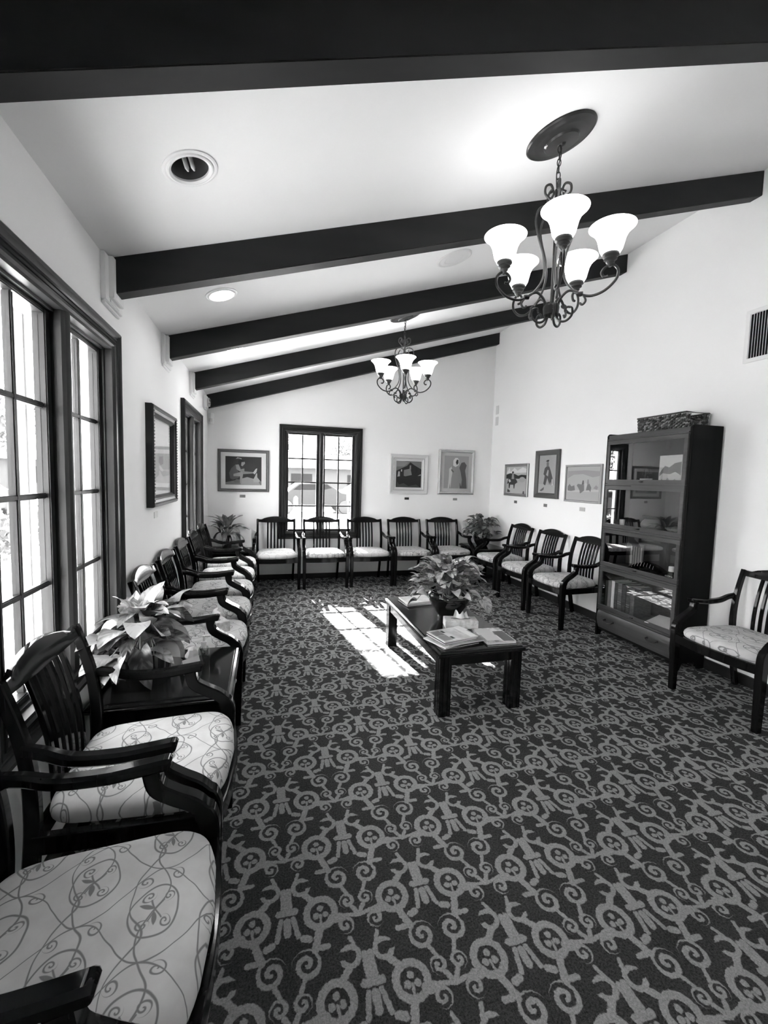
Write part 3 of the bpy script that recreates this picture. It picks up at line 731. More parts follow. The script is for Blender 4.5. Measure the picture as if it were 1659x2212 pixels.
# ================================================================== THINGS ON THE TABLES
def tissue_box(loc, rz, label, size=(0.24, 0.115, 0.06)):
    t = empty('tissue_box', loc, rz, label=label, cat='tissue box'); x, y, z = size[0] / 2, size[1] / 2, size[2]
    mb = MB(); mb.box((-x, -y, 0), (x, y, z)); mb.build('carton', make_print('tissue_print', 0.42, 0.68, 26.0), t, bevel=0.003)
    mb = MB(); n = 20
    mb.rings([[(0.075 * math.cos(2 * math.pi * j / n), 0.022 * math.sin(2 * math.pi * j / n), z + 0.0006) for j in range(n)]] * 1 + [[(0.074 * math.cos(2 * math.pi * j / n), 0.021 * math.sin(2 * math.pi * j / n), z + 0.001) for j in range(n)]]); mb.build('slot', grey(0.15, 0.7), t)
    mb = MB(); vs, fs = [], []
    N, Mn = 15, 6
    for i in range(N):
        u = i / (N - 1)
        for j in range(Mn):
            v = j / (Mn - 1)
            h = 0.058 * v * (0.45 + 0.55 * abs(math.sin(u * 6.6 + 0.6))) + 0.004
            vs.append(((u - 0.5) * 0.12 * (1 - 0.25 * v), 0.012 * math.sin(u * 9) * (1 + v) + 0.010 * v, z + h - 0.006))
    for i in range(N - 1):
        for j in range(Mn - 1): a = i * Mn + j; fs.append((a, a + 1, a + Mn + 1, a + Mn))
    mb.add(vs, fs); o = mb.build('tissue', M_PAPER, t, angle=180)
    return t
tissue_box((2.165, 2.845, 0.43), R(-14), 'patterned tissue box in front of the black bowl on the coffee table')
tissue_box((0.455, 2.965, 0.488), R(-62), 'tissue box standing on an armchair seat', (0.23, 0.11, 0.07))
def magazine(loc, rz, label, size=(0.21, 0.275, 0.008), cover=None, group='magazines on the coffee table', lettering=None, blocks=()):
    t = empty('magazine', loc, rz, label=label, cat='magazine', group=group); x, y, z = size[0] / 2, size[1] / 2, size[2]
    mb = MB(); mb.box((-x + 0.002, -y + 0.002, 0.0008), (x, y - 0.002, z - 0.0008)); mb.build('pages', M_PAPER, t, smooth=False)
    mb = MB(); mb.box((-x, -y, 0), (x + 0.001, y, 0.0008)); mb.box((-x, -y, z - 0.0008), (x + 0.001, y, z)); mb.box((-x - 0.0006, -y, 0), (-x, y, z)); mb.build('cover', cover, t, smooth=False)
    for (a, b, c, d, v) in blocks:
        q = MB(); q.box((a, b, z), (c, d, z + 0.0004)); q.build('cover_print', grey(v, 0.3), t, smooth=False)
    return t
C_LIGHT = make_print('cover_light', 0.40, 0.62, 8); C_DARK = grey(0.02, 0.25); C_MID = make_print('cover_mid', 0.10, 0.30, 14); C_PALE = make_print('cover_pale', 0.5, 0.72, 10); C_PHOTO = make_print('cover_photo', 0.06, 0.65, 11)
# spread pile at the near end
zb = 0.43
pile = [((1.985, 2.592), -78, C_DARK, 'black magazine lowest in the pile at the near corner of the coffee table', (0.215, 0.285, 0.005), ()),
        ((1.968, 2.600), -69, C_PALE, 'pale magazine second from the bottom of the near-corner pile', (0.21, 0.275, 0.009), ()),
        ((2.030, 2.592), -80, C_MID, 'grey magazine in the middle of the near-corner pile, sticking out sideways', (0.21, 0.29, 0.008), ()),
        ((1.985, 2.605), -76, C_DARK, 'dark magazine just beneath the topmost of the near-corner pile', (0.205, 0.27, 0.009), ()),
        ((1.994, 2.612), -77, C_LIGHT, 'light magazine with big white masthead on top of the near-corner pile', (0.21, 0.272, 0.007),
         ((-0.095, 0.082, 0.095, 0.128, 0.72), (-0.06, 0.052, 0.05, 0.06, 0.6), (-0.085, -0.125, -0.005, -0.055, 0.16), (0.0, -0.125, 0.085, -0.055, 0.22), (-0.075, -0.05, -0.035, -0.03, 0.02), (0.035, -0.05, 0.075, -0.03, 0.02)))]
for (x, y), a, cv, lab, sz, bl in pile:
    magazine((x, y, zb), R(a), lab, sz, cv, blocks=bl); zb += sz[2] + 0.0006
mb = MB(); mb.box((-0.02, -0.045, 0), (0.02, 0.045, 0.001)); tag(mb.build('paper_slip', M_PAPER, loc=(2.10, 2.70, zb), smooth=False), 'white paper slip on top of the near-corner magazine pile', 'paper').rotation_euler = (0, 0, R(20))
zb = 0.43
for (x, y), a, cv, lab, sz, bl in [((2.285, 2.585), -2, C_DARK, 'dark thin booklet under the picture-covered book', (0.215, 0.275, 0.005), ()), ((2.290, 2.590), -3, C_PHOTO, 'picture-covered book at the right corner of the coffee table', (0.205, 0.262, 0.016), ((0.02, -0.12, 0.098, 0.06, 0.05), (-0.09, -0.1, 0.01, 0.12, 0.5)))]:
    magazine((x, y, zb), R(a), lab, sz, cv, blocks=bl); zb += sz[2] + 0.0006
zb = 0.43
for (x, y), a, cv, lab, sz in [((2.055, 3.50), -84, C_DARK, 'dark magazine at the bottom of the stack beyond the black bowl', (0.2, 0.27, 0.008)), ((2.065, 3.505), -88, C_PALE, 'pale magazine in the middle of the stack beyond the black bowl', (0.205, 0.27, 0.010)), ((2.06, 3.502), -82, C_PALE, 'pale magazine on top of the stack beyond the black bowl', (0.205, 0.265, 0.010))]:
    magazine((x, y, zb), R(a), lab, sz, cv); zb += sz[2] + 0.0006

# hand sanitizer
t = empty('sanitizer_bottle', (0.470, 2.345, 0.505), label='clear pump bottle of hand sanitizer on the nearest end table', cat='bottle')
mb = MB(); mb.lathe([(0.024, 0), (0.027, 0.004), (0.027, 0.085), (0.025, 0.095), (0.014, 0.104), (0.012, 0.110)], 20); mb.build('bottle', M_PLASTIC, t)
mb = MB(); mb.lathe([(0.022, 0.003), (0.0245, 0.006), (0.0245, 0.045), (0.002, 0.046)], 18); mb.build('gel', M_GEL, t)
mb = MB(); mb.lathe([(0.014, 0.106), (0.015, 0.112), (0.014, 0.128), (0.006, 0.132), (0.005, 0.150), (0.009, 0.152), (0.009, 0.160), (0.003, 0.163)], 16); mb.box((-0.006, -0.006, 0.152), (0.032, 0.006, 0.160)); mb.build('pump', M_WHITE, t)
# card holder with folded cards, saucer with a crumpled tissue
mb = MB(); mb.add([(-0.045, -0.03, 0), (0.045, -0.03, 0), (0.045, 0.03, 0), (-0.045, 0.03, 0), (-0.045, 0, 0.07), (0.045, 0, 0.07)], [(0, 1, 5, 4), (2, 3, 4, 5), (0, 4, 3), (1, 2, 5), (0, 3, 2, 1)])
tag(mb.build('folded_card', M_PAPER, loc=(0.415, 2.285, 0.505), smooth=False), 'white folded card beside the sanitizer bottle', 'card').rotation_euler = (0, 0, R(40))
t = empty('saucer', (0.405, 2.43, 0.505), label='small black dish with a crumpled tissue on the nearest end table', cat='dish')
mb = MB(); mb.lathe([(0.035, 0), (0.04, 0.004), (0.062, 0.024), (0.065, 0.030), (0.061, 0.030), (0.040, 0.010), (0.002, 0.008)], 24); mb.build('bowl', M_POT, t)
mb = MB(); rn = random.Random(3); rs = []
for zz, rr in ((0.010, 0.030), (0.025, 0.040), (0.045, 0.032), (0.062, 0.026), (0.072, 0.010)): rs.append([(rr * rn.uniform(0.7, 1.2) * math.cos(2 * math.pi * j / 9), rr * rn.uniform(0.7, 1.2) * math.sin(2 * math.pi * j / 9), zz) for j in range(9)])
mb.rings(rs); mb.build('tissue', M_PAPER, t, angle=20)
# leaning white booklet in the far corner
mb = MB(); mb.box((-0.085, -0.004, 0), (0.085, 0.004, 0.25)); b_ = mb.build('standing_booklet', M_PAPER, bevel=0.001, loc=(0.50, 6.20, 0.506)); b_.rotation_euler = (R(-14), 0, R(8)); tag(b_, 'white booklet propped upright behind the long-leaved plant', 'booklet')

# ================================================================== BOOKCASE
BX0, BX1, BY0, BY1, BZ = 3.972, 4.296, 2.650, 3.532, 1.990
t = empty('bookcase', ((BX0 + BX1) / 2, (BY0 + BY1) / 2, 0), label='tall dark stacking bookcase with four glass doors and a drawer', cat='bookcase')
ox, oy = t.location.x, t.location.y
def rb(mb, a, b): mb.box((a[0] - ox, a[1] - oy, a[2]), (b[0] - ox, b[1] - oy, b[2])); return mb
DIV = [0.278, 0.705, 1.085, 1.507, 1.935]
for y0 in (BY0, BY1 - 0.022):
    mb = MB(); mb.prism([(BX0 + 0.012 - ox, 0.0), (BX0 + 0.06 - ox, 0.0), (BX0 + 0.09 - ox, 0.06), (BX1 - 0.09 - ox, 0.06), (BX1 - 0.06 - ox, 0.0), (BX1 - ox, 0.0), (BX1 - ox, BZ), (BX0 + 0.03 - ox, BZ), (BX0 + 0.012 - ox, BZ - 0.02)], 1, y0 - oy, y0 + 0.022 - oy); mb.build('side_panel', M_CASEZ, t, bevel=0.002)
mb = rb(MB(), (BX1 - 0.012, BY0 + 0.022, 0.08), (BX1 - 0.002, BY1 - 0.022, BZ - 0.03)); mb.build('back_panel', grey(0.05, 0.4), t)
mb = rb(MB(), (BX0 + 0.02, BY0 + 0.022, 1.945), (BX1 - 0.012, BY1 - 0.022, 1.968)); mb.build('top_board', M_CASE, t, bevel=0.002)
mb = rb(MB(), (BX0 + 0.012, BY0 + 0.022, 1.940), (BX0 + 0.034, BY1 - 0.022, 1.975)); rb(mb, (BX0, BY0 + 0.022, 1.925), (BX0 + 0.02, BY1 - 0.022, 1.940)); mb.build('cornice', M_CASE, t, bevel=0.003)
for z in DIV[:4]:
    mb = rb(MB(), (BX0 + 0.024, BY0 + 0.022, z - 0.008), (BX1 - 0.012, BY1 - 0.022, z + 0.010)); mb.build('shelf', M_CASE, t, bevel=0.002)
    mb = rb(MB(), (BX0 - 0.002, BY0 + 0.022, z - 0.010), (BX0 + 0.022, BY1 - 0.022, z + 0.006)); mb.build('shelf_moulding', M_CASE, t, bevel=0.004)
for k in range(4):
    za, zb_ = DIV[k] + 0.010, DIV[k + 1] - 0.013
    ya, yb_ = BY0 + 0.024, BY1 - 0.024
    mb = MB(); s_ = 0.036
    for a, b in (((BX0, ya, za), (BX0 + 0.018, yb_, za + s_)), ((BX0, ya, zb_ - s_), (BX0 + 0.018, yb_, zb_)), ((BX0, ya, za + s_), (BX0 + 0.018, ya + s_, zb_ - s_)), ((BX0, yb_ - s_, za + s_), (BX0 + 0.018, yb_, zb_ - s_))): rb(mb, a, b)
    d = mb.build('door', M_CASE, t, bevel=0.003)
    mb = rb(MB(), (BX0 + 0.007, ya + s_ - 0.003, za + s_ - 0.003), (BX0 + 0.010, yb_ - s_ + 0.003, zb_ - s_ + 0.003)); mb.build('glass', M_DOORGLASS, d, smooth=False)
    mb = MB(); cy = (ya + yb_) / 2 - oy; mb.tube([(BX0 - ox, cy - 0.016, za + 0.018), (BX0 - 0.012 - ox, cy - 0.012, za + 0.018), (BX0 - 0.014 - ox, cy, za + 0.018), (BX0 - 0.012 - ox, cy + 0.012, za + 0.018), (BX0 - ox, cy + 0.016, za + 0.018)], 0.005, 8); mb.build('knob', M_DARKMETAL, d)
mb = MB(); prof = [(BX0 + 0.03, 0.085), (BX0 + 0.012, 0.09), (BX0 - 0.002, 0.13), (BX0 - 0.012, 0.18), (BX0 - 0.010, 0.23), (BX0 + 0.002, 0.262), (BX0 + 0.03, 0.266)]
mb.rings([[(p[0] - ox, BY0 + 0.040 - oy, p[1]) for p in prof], [(p[0] - ox, BY1 - 0.040 - oy, p[1]) for p in prof]]); d = mb.build('drawer', M_CASE, t, angle=30)
for cy in (BY0 + 0.20, BY1 - 0.20):
    mb = MB(); c = cy - oy
    mb.tube(catmull([(BX0 - 0.010 - ox, c - 0.05, 0.195), (BX0 - 0.034 - ox, c - 0.052, 0.190), (BX0 - 0.040 - ox, c - 0.03, 0.180), (BX0 - 0.042 - ox, c, 0.176), (BX0 - 0.040 - ox, c + 0.03, 0.180), (BX0 - 0.034 - ox, c + 0.052, 0.190), (BX0 - 0.010 - ox, c + 0.05, 0.195)], 4), 0.0052, 8)
    for e in (-0.05, 0.05): mb.lathe([(0.012, 0), (0.011, 0.004), (0.004, 0.006)], 12, (BX0 - 0.008 - ox, c + e, 0.195), mtx=Matrix.Rotation(R(-90), 4, 'Y'))
    mb.build('handle', M_DARKMETAL, d)
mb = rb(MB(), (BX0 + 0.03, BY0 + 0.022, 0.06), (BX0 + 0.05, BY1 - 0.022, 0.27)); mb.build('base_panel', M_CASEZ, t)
# things on its shelves (y runs towards the back of the room)
def on(z): return DIV[z] + 0.010
t = empty('greeting_card', (4.17, 2.985, on(3)), R(-90 - 8), label='pale landscape card standing on the top bookcase shelf', cat='card')
mb = MB(); mb.box((-0.125, -0.004, 0), (0.125, 0.004, 0.255)); o = mb.build('card', grey(0.66, 0.6), t)
mb = MB()
for poly, v in (([(-0.12, 0.10), (-0.06, 0.165), (-0.01, 0.15), (0.05, 0.185), (0.12, 0.195), (0.12, 0.06), (-0.12, 0.04)], 0.22), ([(-0.12, 0.005), (-0.12, 0.07), (-0.08, 0.10), (0.0, 0.09), (0.06, 0.11), (0.12, 0.08), (0.12, 0.005)], 0.60), ([(-0.10, 0.01), (-0.09, 0.05), (-0.05, 0.02), (-0.02, 0.06), (0.02, 0.02), (0.06, 0.05), (0.10, 0.01)], 0.3)):
    mb.use(grey(v, 0.6)); k = len(mb.f); mb.prism(poly, 1, -0.0046 - 0.0004 * k / 3, -0.004)
mb.build('card_print', None, t, smooth=False)
t = empty('flower_pot', (4.13, 3.19, on(3)), label='small pale pot with a dark cactus on the top bookcase shelf', cat='pot')
mb = MB(); mb.lathe([(0.035, 0), (0.045, 0.01), (0.052, 0.05), (0.048, 0.052), (0.01, 0.046)], 20); mb.build('pot', grey(0.5, 0.6), t)
mb = MB(); mb.tube([(0, 0, 0.04), (0.002, 0.004, 0.09), (0, 0.002, 0.15)], [0.012, 0.013, 0.008], 8); mb.tube([(0, 0, 0.07), (0.0, 0.03, 0.085), (0.0, 0.032, 0.13)], [0.008, 0.009, 0.007], 8); mb.tube([(0, 0, 0.085), (0, -0.024, 0.10), (0, -0.026, 0.14)], [0.007, 0.008, 0.006], 8); mb.build('cactus', grey(0.06, 0.7), t)
t = empty('clay_jar', (4.15, 3.10, on(2)), label='round clay jar with a flared rim on the second bookcase shelf', cat='jar')
mb = MB(); mb.lathe([(0.045, 0), (0.075, 0.01), (0.098, 0.04), (0.10, 0.06), (0.085, 0.09), (0.066, 0.108), (0.072, 0.12), (0.092, 0.135), (0.088, 0.136), (0.062, 0.112), (0.05, 0.08), (0.01, 0.03)], 32); mb.build('jar', grey(0.14, 0.45), t)
t = empty('glass_dish', (4.13, 2.84, on(2)), label='shallow glass dish on the second bookcase shelf', cat='dish')
mb = MB(); mb.lathe([(0.05, 0), (0.06, 0.004), (0.085, 0.045), (0.10, 0.055), (0.097, 0.056), (0.080, 0.046), (0.055, 0.008), (0.002, 0.006)], 28); mb.build('bowl', grey(0.35, 0.12, 0.6), t)
t = empty('paper_cup', (4.12, 3.42, on(2)), label='small white cup at the end of the second bookcase shelf', cat='cup')
mb = MB(); mb.lathe([(0.018, 0), (0.02, 0.002), (0.024, 0.075), (0.022, 0.075), (0.017, 0.004)], 18); mb.build('cup', M_WHITE, t)
t = empty('woven_tray', (4.12, 3.10, on(1)), label='dark curved tray with pale stripes on the third bookcase shelf', cat='tray')
mb = MB(); rs = []
for i in range(15):
    u = i / 14; y = (u - 0.5) * 0.36; h = 0.085 * math.sin(math.pi * min(1, 0.08 + 0.92 * u)) ** 0.7 + 0.008
    rs.append([(-0.06, y, 0), (0.06, y, 0), (0.06, y, h * 0.7), (0.03, y, h), (-0.03, y, h), (-0.06, y, h * 0.7)])
mb.rings(rs); mb.build('body', M_BLACK, t)
for i in range(8):
    y = -0.10 + i * 0.032; u = y / 0.36 + 0.5; h = 0.085 * math.sin(math.pi * min(1, 0.08 + 0.92 * u)) ** 0.7 + 0.008
    mb = MB(); mb.tube([(-0.062, y - 0.012, h * 0.68), (-0.032, y + 0.006, h * 0.99)], 0.0022, 6); mb.build('stripe', grey(0.5, 0.5), t)
t = empty('ink_bottle', (4.06, 2.80, on(1)), label='dark lettered bottle with a white cap on the third bookcase shelf', cat='bottle')
mb = MB(); mb.lathe([(0.028, 0), (0.032, 0.004), (0.032, 0.062), (0.026, 0.072), (0.022, 0.078)], 24); mb.build('bottle', M_BLACK, t)
mb = MB(); mb.lathe([(0.026, 0.076), (0.027, 0.080), (0.026, 0.116), (0.022, 0.119)], 24); mb.build('cap', M_WHITE, t)
tx = bpy.data.curves.new('lettering', 'FONT'); tx.body = 'ACOMA'; tx.size = 0.020; tx.align_x = 'CENTER'; tx.extrude = 0.0003; tx.materials.append(M_WHITE)
tmp = bpy.data.objects.new('lettering', tx); COL.objects.link(tmp); bpy.context.view_layer.update(); lme = bpy.data.meshes.new_from_object(tmp); bpy.data.objects.remove(tmp)
o = bpy.data.objects.new('lettering', lme); COL.objects.link(o); o.parent = t; o.location = (-0.0335, 0.0, 0.030); o.rotation_euler = (R(90), 0, R(-90))
t = empty('ink_bottle', (4.08, 2.725, on(1)), label='narrow pale-capped bottle beside the lettered bottle', cat='bottle')
mb = MB(); mb.lathe([(0.014, 0), (0.017, 0.003), (0.017, 0.06), (0.010, 0.068), (0.009, 0.08)], 18); mb.build('bottle', M_BLACK, t)
mb = MB(); mb.lathe([(0.0175, 0.012), (0.0175, 0.05)], 18, cap0=False, cap1=False); mb.build('bottle_label', grey(0.55, 0.6), t)
mb = MB(); mb.lathe([(0.012, 0.076), (0.013, 0.080), (0.012, 0.105), (0.008, 0.107)], 18); mb.build('cap', M_WHITE, t)
t = empty('carved_panel', (4.20, 3.30, on(1)), R(-90), label='pale carved panel propped at the back of the third bookcase shelf', cat='ornament')
mb = MB(); mb.box((-0.075, -0.005, 0), (0.075, 0.005, 0.23)); mb.build('board', grey(0.10, 0.5), t)
for k in range(5):
    mb = MB(); mb.box((-0.065 + 0.028 * k, -0.007, 0.03), (-0.05 + 0.028 * k, -0.005, 0.20)); mb.build('carving', grey(0.3, 0.5), t)
bw = 3.478
for k, (wd, h, v, lab) in enumerate([(0.030, 0.27, 0.05, 'thin dark book first from the end of the bottom shelf'), (0.040, 0.28, 0.22, 'grey book on the bottom shelf between the dark and the white one'), (0.038, 0.285, 0.62, 'white-spined book on the bottom bookcase shelf'), (0.034, 0.27, 0.03, 'black book next to the white-spined one'),
                                     (0.050, 0.285, 0.06, 'thick dark book with light lettering bands on the bottom shelf'), (0.046, 0.28, 0.018, 'black book in the middle of the bottom shelf'), (0.044, 0.275, 0.05, 'dark book just before the last one on the bottom shelf'), (0.048, 0.28, 0.09, 'last dark grey book before the loose papers')]):
    t = empty('book', (4.13, bw - wd / 2, on(0)), label=lab, cat='book', group='books on the bottom bookcase shelf'); bw -= wd + 0.003
    mb = MB(); mb.box((-0.09, -wd / 2 + 0.003, 0.003), (0.095, wd / 2 - 0.003, h - 0.004)); mb.build('pages', M_PAPER, t, smooth=False)
    mb = MB(); mb.box((-0.096, -wd / 2, 0), (0.1, -wd / 2 + 0.003, h)); mb.box((-0.096, wd / 2 - 0.003, 0), (0.1, wd / 2, h)); mb.box((-0.1, -wd / 2, 0), (-0.094, wd / 2, h)); mb.build('cover', grey(v, 0.45), t, bevel=0.0012)
    if k in (4, 6):
        for q in (0.08, 0.10, 0.2, 0.215): mb = MB(); mb.box((-0.1008, -wd / 2 + 0.004, q), (-0.1, wd / 2 - 0.004, q + 0.006)); mb.build('spine_band', grey(0.25, 0.5), t, smooth=False)
for k, (x, y, a, tl, lab) in enumerate([(4.10, 2.83, 12, 9, 'loose white paper lying uppermost on the bottom bookcase shelf'), (4.12, 2.85, 4, 9, 'loose white paper beneath another on the bottom bookcase shelf')]):
    mb = MB(); mb.box((-0.11, -0.14, 0), (0.11, 0.14, 0.004)); o = mb.build('document', M_PAPER, loc=(x, y, on(0) + 0.046 - 0.020 * k), smooth=False); o.rotation_euler = (0, R(-tl), R(a)); tag(o, lab, 'paper', 'papers in the bookcase')

# woven basket on top
BKX, BKY, BKZ = 4.150, 2.995, 1.9685
t = empty('basket', (BKX, BKY, BKZ), label='rectangular woven basket on top of the bookcase', cat='basket')
hx, hy, hz = 0.115, 0.225, 0.135
mb = MB(); mb.box((-hx + 0.012, -hy + 0.012, 0), (hx - 0.012, hy - 0.012, 0.012)); mb.build('base', grey(0.03, 0.8), t)
weave = MB(); rn = random.Random(9)
def flare(z): return 1 + 0.05 * z / hz
rows = 9
per = []
for (a, b) in (((-hx, -hy), (hx, -hy)), ((hx, -hy), (hx, hy)), ((hx, hy), (-hx, hy)), ((-hx, hy), (-hx, -hy))):
    n = max(4, int(math.hypot(b[0] - a[0], b[1] - a[1]) / 0.021))
    for i in range(n):
        u = (i + 0.5) / n; per.append((a[0] + (b[0] - a[0]) * u, a[1] + (b[1] - a[1]) * u, Vector((b[0] - a[0], b[1] - a[1], 0)).normalized()))
for r_ in range(rows):
    z = 0.006 + r_ * (hz - 0.010) / rows
    for i, (x, y, d) in enumerate(per):
        if abs(abs(y) - hy) < 1e-6 and abs(x) < 0.068 and r_ > 4: continue      # hand holes in both ends
        k = flare(z); nrm = Vector((d.y, -d.x, 0)); off = 0.0035 if (i + r_) % 2 else -0.001
        c = Vector((x * k, y * k, z + rn.uniform(-0.001, 0.001))) + nrm * off
        q = []
        for sx_, sn, sz_ in ((-1, -1, -1), (1, -1, -1), (1, 1, -1), (-1, 1, -1), (-1, -1, 1), (1, -1, 1), (1, 1, 1), (-1, 1, 1)):
            e = 0.62 if sn > 0 else 1.0
            q.append(c + d * (sx_ * 0.0118 * e) + nrm * (sn * 0.006) + Vector((0, 0, sz_ * 0.0078 * e + sx_ * 0.003)))
        weave.use(grey((0.018, 0.04, 0.09, 0.20)[rn.randrange(4)], 0.55)); weave.hexa(q)
tag(weave.build('weave', None, t, smooth=False), kind='stuff')
mb = MB(); k = flare(hz); mb.tube([(-hx * k, -hy * k, hz), (hx * k, -hy * k, hz), (hx * k, hy * k, hz), (-hx * k, hy * k, hz)], 0.0075, 8, True); mb.build('rim', grey(0.05, 0.7), t)

# ================================================================== PICTURES
def picture(name, fn, u0, u1, z0, z1, label, prof, mframe, paint, inset, mat_grey=None, mat_in=0.0, art=None, glass=False, beads=0.0, flipu=False, bead_mat=None):
    uc = (u0 + u1) / 2; base = Vector(fn(uc, 0, z0)); t = empty(name, base, label=label, cat='picture', group='framed pictures')
    rel = lambda u, n, z: Vector(fn(u, n, z)) - base
    for k in range(4):
        mb = MB(); rs = []
        for i, n in prof:
            q = [(u0 + i, z0 + i), (u1 - i, z0 + i), (u1 - i, z1 - i), (u0 + i, z1 - i)]; a, b = q[k], q[(k + 1) % 4]; rs.append([rel(a[0], n, a[1]), rel(b[0], n, b[1])])
        mb.rings(rs, False, False, False); mb.build('frame', mframe, t, angle=25)
    if beads:
        i, n = beads; mb = MB()
        for k in range(4):
            q = [(u0 + i, z0 + i), (u1 - i, z0 + i), (u1 - i, z1 - i), (u0 + i, z1 - i)]; a, b = Vector(q[k]), Vector(q[(k + 1) % 4]); m_ = int((b - a).length / 0.022)
            for j in range(m_):
                c = a.lerp(b, (j + 0.5) / m_); d_ = (b - a).normalized(); e = Vector((-d_.y, d_.x)); g = 0.008
                pts = [rel(c.x + d_.x * s1 * g + e.x * s2 * 0.006, n, c.y + d_.y * s1 * g + e.y * s2 * 0.006) for s1, s2 in ((-1, -1), (1, -1), (1, 1), (-1, 1))]
                top = [rel(c.x + d_.x * s1 * g * .4 + e.x * s2 * 0.002, n + 0.006, c.y + d_.y * s1 * g * .4 + e.y * s2 * 0.002) for s1, s2 in ((-1, -1), (1, -1), (1, 1), (-1, 1))]
                mb.hexa(pts + top)
        tag(mb.build('beading', bead_mat or mframe, t), kind='stuff')
    a, b, c, d = u0 + inset, u1 - inset, z0 + inset, z1 - inset
    if mat_grey is not None:
        mb = MB(); mb.hexa([rel(a - .004, 0.004, c - .004), rel(b + .004, 0.004, c - .004), rel(b + .004, 0.009, c - .004), rel(a - .004, 0.009, c - .004), rel(a - .004, 0.004, d + .004), rel(b + .004, 0.004, d + .004), rel(b + .004, 0.009, d + .004), rel(a - .004, 0.009, d + .004)]); mb.build('mount', grey(mat_grey, 0.8, 0.2), t, smooth=False)
        a += mat_in; b -= mat_in; c += mat_in * 0.9; d -= mat_in * 0.9
    mb = MB(); n0 = 0.0095
    mb.use(grey(paint, 0.55)); mb.hexa([rel(a, 0.004, c), rel(b, 0.004, c), rel(b, n0, c), rel(a, n0, c), rel(a, 0.004, d), rel(b, 0.004, d), rel(b, n0, d), rel(a, n0, d)])
    for k, (poly, v) in enumerate(art or []):
        n = n0 + 0.0004 * (k + 1); mb.use(grey(v, 0.55))
        us = [((1 - p[0]) if flipu else p[0], p[1]) for p in poly]
        o = len(mb.v); mb.v += [tuple(rel(a + (b - a) * p[0], n, c + (d - c) * p[1])) for p in us]; mb.face(range(o, o + len(us)))
    mb.build('painting', None, t, smooth=False)
    if glass:
        mb = MB(); n = 0.022; mb.hexa([rel(u0 + inset, n, z0 + inset), rel(u1 - inset, n, z0 + inset), rel(u1 - inset, n + 0.002, z0 + inset), rel(u0 + inset, n + 0.002, z0 + inset), rel(u0 + inset, n, z1 - inset), rel(u1 - inset, n, z1 - inset), rel(u1 - inset, n + 0.002, z1 - inset), rel(u0 + inset, n + 0.002, z1 - inset)]); mb.build('glass', clear_glass('picture_glass', 0.09, 0.97), t, smooth=False)
    return t
def ell(cx, cy, rx, ry, n=14, rot=0.0):
    return [(cx + rx * math.cos(2 * math.pi * j / n) * math.cos(rot) - ry * math.sin(2 * math.pi * j / n) * math.sin(rot), cy + rx * math.cos(2 * math.pi * j / n) * math.sin(rot) + ry * math.sin(2 * math.pi * j / n) * math.cos(rot)) for j in range(n)]
P_SLIM = [(0, 0), (0, 0.020), (0.010, 0.026), (0.022, 0.020), (0.034, 0.022), (0.040, 0.014), (0.042, 0.006)]
P_WIDE = [(0, 0), (0, 0.030), (0.012, 0.036), (0.030, 0.030), (0.055, 0.022), (0.070, 0.026), (0.080, 0.014), (0.082, 0.006)]
P_ROUND = [(0, 0), (0, 0.016), (0.008, 0.028), (0.022, 0.034), (0.036, 0.028), (0.046, 0.014), (0.048, 0.006)]
P_THIN = [(0, 0), (0, 0.022), (0.006, 0.026), (0.018, 0.024), (0.024, 0.012), (0.026, 0.006)]
P_BIG = [(0, 0), (0, 0.040), (0.006, 0.050), (0.022, 0.050), (0.030, 0.042), (0.048, 0.036), (0.062, 0.040), (0.072, 0.028), (0.080, 0.020), (0.082, 0.010)]
ART_SEATED = [([(0, 0), (1, 0), (1, 0.14), (0.6, 0.25), (0, 0.08)], 0.16), ([(0.42, 0.02), (0.98, 0.0), (0.85, 0.2), (0.6, 0.28), (0.44, 0.22)], 0.28),
              ([(0.13, 0.22), (0.10, 0.42), (0.16, 0.58), (0.28, 0.72), (0.36, 0.70), (0.34, 0.5), (0.40, 0.36), (0.36, 0.24), (0.2, 0.18)], 0.08), ([(0.28, 0.70), (0.36, 0.72), (0.44, 0.50), (0.40, 0.47), (0.30, 0.55)], 0.22),
              ([(0.36, 0.72), (0.35, 0.86), (0.44, 0.90), (0.53, 0.84), (0.50, 0.78), (0.44, 0.62)], 0.006), ([(0.43, 0.68), (0.44, 0.80), (0.53, 0.82), (0.54, 0.76), (0.47, 0.66)], 0.25), ([(0.28, 0.91), (0.36, 0.93), (0.45, 0.90), (0.44, 0.94), (0.33, 0.97)], 0.3),
              ([(0.40, 0.48), (0.44, 0.56), (0.52, 0.58), (0.52, 0.48), (0.80, 0.46), (0.80, 0.42), (0.50, 0.38)], 0.20), ([(0.22, 0.38), (0.46, 0.47), (0.49, 0.40), (0.44, 0.06), (0.40, 0.06), (0.40, 0.30), (0.22, 0.30)], 0.24), ([(0.22, 0.10), (0.30, 0.20), (0.40, 0.18), (0.40, 0.07), (0.28, 0.07)], 0.12),
              ([(0.76, 0.44), (0.84, 0.58), (0.88, 0.60), (0.86, 0.46), (0.80, 0.38)], 0.40), ([(0.78, 0.10), (0.77, 0.2), (0.82, 0.32), (0.85, 0.42), (0.88, 0.42), (0.88, 0.28), (0.96, 0.16), (0.93, 0.10)], 0.34)]
